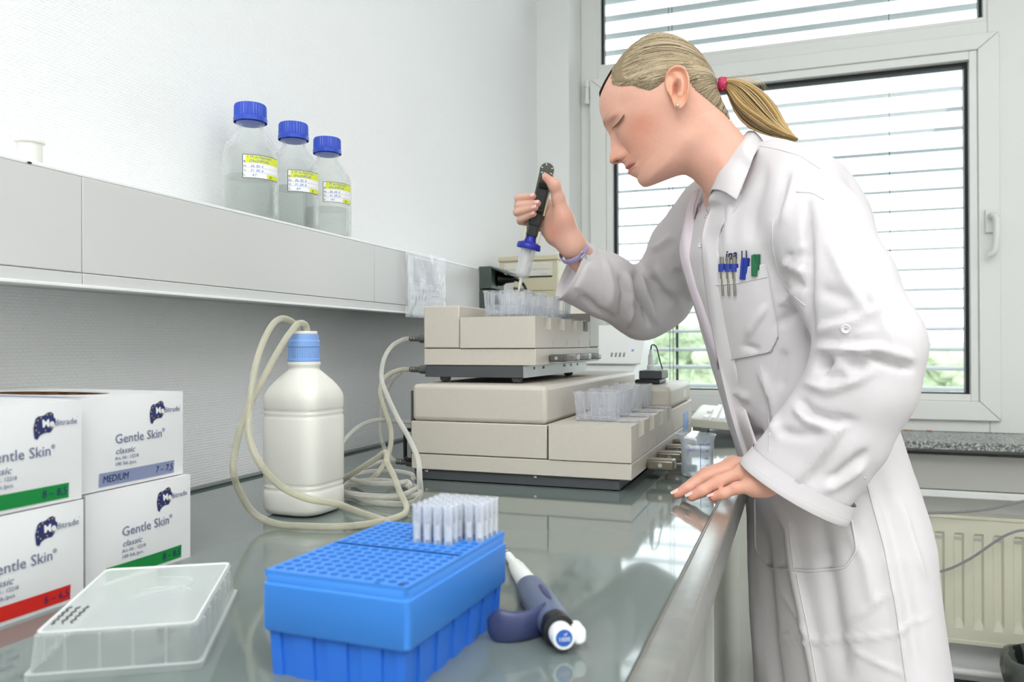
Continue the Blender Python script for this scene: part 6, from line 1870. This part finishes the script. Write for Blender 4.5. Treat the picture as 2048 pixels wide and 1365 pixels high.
# back of the collar round the nape and far leaf
nape0 = [at(1492, 268, 1.300), at(1499, 274, 1.335), at(1494, 282, 1.372), at(1470, 300, 1.398), at(1430, 345, 1.400), at(1398, 372, 1.392)]
nape1 = [at(1526, 287, 1.288), at(1532, 296, 1.335), at(1518, 306, 1.385), at(1480, 322, 1.425), at(1420, 372, 1.430), at(1372, 412, 1.415)]
sheet3([nape0, [(a+b)/2+np.array((.004, 0, .006)) for a, b in zip(nape0, nape1)], nape1], 'collar_back', 'coat_cotton')
# far lapel folding open with the pink lining of the front showing
lp0 = [at(1400, 378, 1.330), at(1388, 420, 1.325), at(1392, 460, 1.315), at(1402, 520, 1.300), at(1420, 600, 1.285), at(1446, 700, 1.280)]
lp1 = [at(1386, 398, 1.360), at(1372, 440, 1.360), at(1359, 499, 1.345), at(1372, 560, 1.325), at(1400, 640, 1.310), at(1436, 740, 1.300)]
lpm = [(a+b)/2+np.array((-.004, -.010, .002)) for a, b in zip(lp0, lp1)]
sheet3([lp0, lpm, lp1], 'lapel', mat('lapel_tint', 'ece0e9', rough=.75))
# pink top at the neckline
sh0 = [at(1396, 408, 1.350), at(1402, 418, 1.315), at(1412, 424, 1.290), at(1424, 422, 1.262)]
sh1 = [at(1388, 450, 1.352), at(1396, 452, 1.310), at(1408, 455, 1.285), at(1424, 450, 1.255)]
sh2 = [at(1388, 510, 1.350), at(1396, 515, 1.310), at(1408, 515, 1.285), at(1420, 515, 1.255)]
sheet3([sh0, sh1, sh2], 'pink_top', 'shirt_pink', parent=person)
MB().sphere(tuple(at(1413, 434, 1.268)), .0035, 12, 8).build('pendant', 'steel_shiny', person, smooth=80)
# buttons
def button(u, v, r, nm='button'):
    h, n = on_coat(u, v, .0008)
    if h is None: return
    n = (n+Vector((0, -.6, .1))).normalized()
    q = MB().lathe([(.0, 0), (r*.95, 0), (r, .0008), (r, .0018), (r*.86, .0023), (r*.72, .0016), (0, .0014)], 28)
    q.xform(Matrix.Translation(h) @ n.to_track_quat('Z', 'Y').to_matrix().to_4x4())
    o = q.build(nm, 'button_white', coat_o, smooth=50)
    s = MB().box(-r*.3, r*.3, -.0005, .0005, .0014, .0020); s.xform(Matrix.Translation(h) @ n.to_track_quat('Z', 'Y').to_matrix().to_4x4()); s.build('button_thread', 'cable_grey', o)
button(1692, 657, .0058); button(1403, 491, .0042)
# embroidered name above the pocket
h, n = on_coat(1452, 521, .0024)
if h is not None:
    dx_ = Vector(on_coat(1476, 517, .0024)[0])-h
    me = text_mesh('ina', .020, shear=.25, ext=.0002, bold=.0003)
    me.transform(frame_mat(h, dx_, (0, 0, 1))); link_mesh('embroidery', me, 'thread_navy', coat_o)

# trousers and shoes below the coat
P, ax = grid((-.06, 1.10, .05), (.26, 1.56, .80), .010)
tr = None
for a, b, ra, rb in (((.06, 1.30, .70), (.07, 1.29, .48), .068, .062), ((.07, 1.29, .48), (.09, 1.27, .09), .062, .055), ((.06, 1.39, .70), (.09, 1.41, .48), .068, .062), ((.09, 1.41, .48), (.14, 1.42, .09), .062, .055)):
    d = sd_cone(P, a, b, ra, rb); tr = d if tr is None else smin(tr, d, .02)
tr = np.maximum(tr, .07-P[2])
Vt, Qt = nets(tr, ax, .010); link_mesh('trousers', np_mesh('trousers', smooth_v(Vt, Qt, 2), Qt), 'trouser_navy', person, smooth=180)
for x, y in ((.09, 1.27), (.14, 1.42)):
    q = MB(); rs = []
    for s, w, hh in ((.055, .022, .05), (.04, .036, .075), (.0, .038, .085), (-.06, .040, .06), (-.13, .044, .045), (-.17, .034, .035), (-.185, .012, .02)):
        rs.append([(x+s, y+w*math.cos(a), max(0, .5*hh+.5*hh*math.sin(a))) for a in [2*PI*k/20 for k in range(20)]])
    q.rings(rs).build('shoe', 'shoe_white', person, smooth=70)

# ------------------------------------------------------------------ wrist watch strap
wdir = Vector(A_(1162, 515, 1.468)-Rw).normalized()
wc = Vector(A_(1148, 502, 1.454))
ws = thing('wrist_watch', 'lilac leather watch strap round her raised wrist', 'watch', tuple(wc))
u_ = Vector((0, -1, 0)); u_ = (u_-wdir*u_.dot(wdir)).normalized(); w_ = wdir.cross(u_)
def wring(s, k): return [tuple(wc+wdir*s+u_*(.0282*k*math.cos(a))+w_*(.0282*k*math.sin(a))) for a in [2*PI*i/56 for i in range(56)]]
MB().rings([wring(s, k) for s, k in ((-.0058, 1.0), (-.0062, 1.03), (-.0050, 1.06), (.0050, 1.06), (.0062, 1.03), (.0058, 1.0))], cap0=False, cap1=False).build('strap', 'strap_lilac', ws, smooth=50, world=True)
bc = wc+u_*.0262+w_*(-.0135)
bn_ = (u_*.9+w_*(-.45)).normalized(); bt = (w_*.9+u_*.45).normalized()
MB().tube([tuple(bc+bn_*.003+bt*(.0045*x)+wdir*(.0085*y)) for x, y in ((-1, -1), (1, -1), (1, 1), (-1, 1), (-1, -1))], .0009, 8).build('buckle', 'steel_shiny', ws, smooth=60, world=True)
MB().tube([tuple(bc+bn_*.0034+bt*x) for x in (-.005, .006)], .0006, 6).build('buckle_pin', 'steel_shiny', ws, smooth=60, world=True)
for k in range(4):
    a = .15+.2*k; q = wc+u_*(.0299*math.cos(a))+w_*(.0312*math.sin(a))
    MB().sphere(tuple(q), .0008, 8, 6).build('strap_hole', 'ink_slate', ws, smooth=60, world=True)

# ------------------------------------------------------------------ repeating dispenser in her hand
mat('disp_black', '1d1f1d', rough=.32)
mat('disp_olive', '4c4e44', rough=.38)
mat('disp_cream', 'dcd6bd', rough=.4)
mat('disp_blue', '2a34a8', rough=.35)
D0 = Vector(at(1037, 583, 1.418)); D1 = Vector(at(1093, 344, 1.418))
zax = (D1-D0).normalized(); vdir = (CAMP-(D0+D1)/2).normalized(); yax = (vdir-zax*vdir.dot(zax)).normalized()   # +y of the tool faces the room
xax = yax.cross(zax)
Md = Matrix((xax, yax, zax)).transposed().to_4x4(); Md.translation = D0
dp = thing('repeating_dispenser', 'black hand dispenser with blue collar and clear syringe held upright', 'dispenser', D0, rot=Md.to_euler())
DL = (D1-D0).length
def dpart(nm, mb, m, **kw): return mb.build(nm, m, dp, **kw)
dpart('nozzle', MB().lathe([(.0016, 0), (.0026, .010), (.0040, .026), (.0045, .028)], 16), 'milky_plastic', smooth=40)
dpart('syringe_barrel', MB().lathe([(.0045, .0265), (.0095, .0275), (.0128, .0310), (.0138, .0360), (.0142, .086), (.0150, .094)], 32, cap0=True, cap1=False), 'syringe_clear', smooth=50)
dpart('plunger', MB().lathe([(.0, .0345), (.0118, .0345), (.0122, .050), (.0070, .052), (.0065, .100), (0, .100)], 28), 'milky_plastic', smooth=40)
dpart('blue_collar', MB().lathe([(.0165, .083), (.0222, .0815), (.0232, .0835), (.0230, .0905), (.0215, .0925), (.0130, .0945), (.0095, .100), (.0095, .109), (.0070, .111)], 40, cap0=False), 'disp_blue', smooth=40)
for s in (-1, 1):
    dpart('cream_clip', MB().box(s*.0135-.0028, s*.0135+.0028, -.010, .008, .094, .118), 'disp_cream', bevel=(.0015, 2))
dpart('lower_body', MB().prism(rbox_poly(-.0125, .0125, -.012, .008, .004, 4), .108, .150), 'disp_olive', bevel=(.001, 2))
dpart('mechanism', MB().box(-.0085, .0085, .0075, .0105, .106, .128), 'disp_black', bevel=(.001, 2))
dpart('front_plate', MB().box(-.0105, .0105, .0070, .0115, .126, .206), 'disp_black', bevel=(.002, 3))
dpart('grip_body', MB().prism(rbox_poly(-.0128, .0128, -.014, .008, .005, 4), .148, .232), 'disp_olive', bevel=(.001, 2))
dpart('back_shell', MB().prism(rbox_poly(-.0155, -.009, -.015, .004, .003, 4), .148, .226), 'disp_cream', bevel=(.001, 2))
dpart('finger_stop', MB().prism([(.010, .150), (.020, .151), (.022, .154), (.021, .157), (.010, .162)], -.009, .009, axis='x'), 'disp_black', bevel=(.0015, 2))
dpart('thumb_lever', MB().prism([(.010, .196), (.016, .196), (.022, .205), (.022, .214), (.018, .217), (.010, .212)], -.0085, .0085, axis='x'), 'disp_black', bevel=(.002, 2))
q = MB().lathe([(.0, -.005), (.0125, -.005), (.0135, -.003), (.0135, .006), (.0125, .0075), (.0, .0080)], 32)
q.xform(Matrix.Translation((0, .0045, .2315)) @ Matrix.Rotation(-PI/2, 4, 'X'))
dpart('volume_dial', q, 'disp_olive', smooth=40)
for k in range(6):
    a = .3+k*PI/3.2
    t_ = MB().box(-.0008, .0008, .0122, .0128, -.0018, .0018); t_.xform(Matrix.Translation((.0102*math.sin(a), 0, .2315+.0102*math.cos(a))) @ Matrix.Rotation(a, 4, 'Y')); dpart('dial_mark', t_, 'white_plastic')
me = text_mesh('Multi', .0048, ext=.00005, shear=.2); me.transform(frame_mat((.0030, .0086, .2140), (-1, 0, 0), (0, 0, 1)) ); link_mesh('body_print', me, 'white_plastic', dp)

# ------------------------------------------------------------------ pens in the chest pocket
def pen_at(u, v0, v1, lean, name, label, build):
    h, n = on_coat(u, v1, .003)
    base = Vector(h); top = Vector(at(u+lean, v0, base.y))+Vector((0, -.004, 0))
    t = thing(name, label, 'pen', tuple(base), group='pens clipped in the chest pocket')
    build(t, base, top)
def steel_pen(t, a, b):
    d = (b-a)
    MB().tube([a+Vector((0, -.003, 0)), a+d*.15+Vector((0, -.0036, 0)), a+d*.70+Vector((0, -.0036, 0))], [.0016, .0022, .0022], 8).build('clip', 'pen_steel', t, smooth=60, world=True)
    MB().tube([a+d*.45+Vector((0, .0, 0)), b+Vector((0, -.003, 0))], .0042, 14).build('barrel', 'pen_steel', t, smooth=50, world=True)
    MB().tube([a+d*.62+Vector((0, -.002, 0)), a+d*.82+Vector((0, -.002, 0))], .0062, 14).build('blue_band', 'pen_blue', t, smooth=50, world=True)
for u0, l_, lb in ((1448, -.5, 'leftmost steel pen with blue band in her chest pocket'), (1460, 0, 'middle steel pen with blue band in her chest pocket'), (1472, 0, 'third steel pen with blue band, beside the blue pen')):
    pen_at(u0+1, 515, 592, l_-3, 'steel_pen', lb, steel_pen)
def cap_pen(mname, prongs):
    def f(t, a, b):
        d = b-a
        MB().tube([a+d*.30+Vector((.003, .001, 0)), b+Vector((.003, -.001, 0))], [.0052, .0054], 14).build('cap', mname, t, smooth=50, world=True)
        q = MB().box(-.0042, .0042, -.0022, .0022, 0, d.length*.97); q.xform(Matrix.Translation(a+Vector((0, -.003, 0))) @ d.to_track_quat('Z', 'Y').to_matrix().to_4x4()); q.build('clip', mname, t, world=True, bevel=(.0008, 2))
        if prongs:
            for s in (-.003, .003): MB().tube([b+Vector((s, -.004, -.002)), b+Vector((s, -.004, .010))], .0009, 6).build('prong', 'thread_navy', t, smooth=50, world=True)
    return f
pen_at(1488, 517, 560, 1, 'blue_pen', 'blue capped pen with two prongs in her chest pocket', cap_pen('pen_blue', True))
pen_at(1511, 510, 553, -2, 'green_pen', 'green capped pen, rightmost in her chest pocket', cap_pen('pen_green', False))
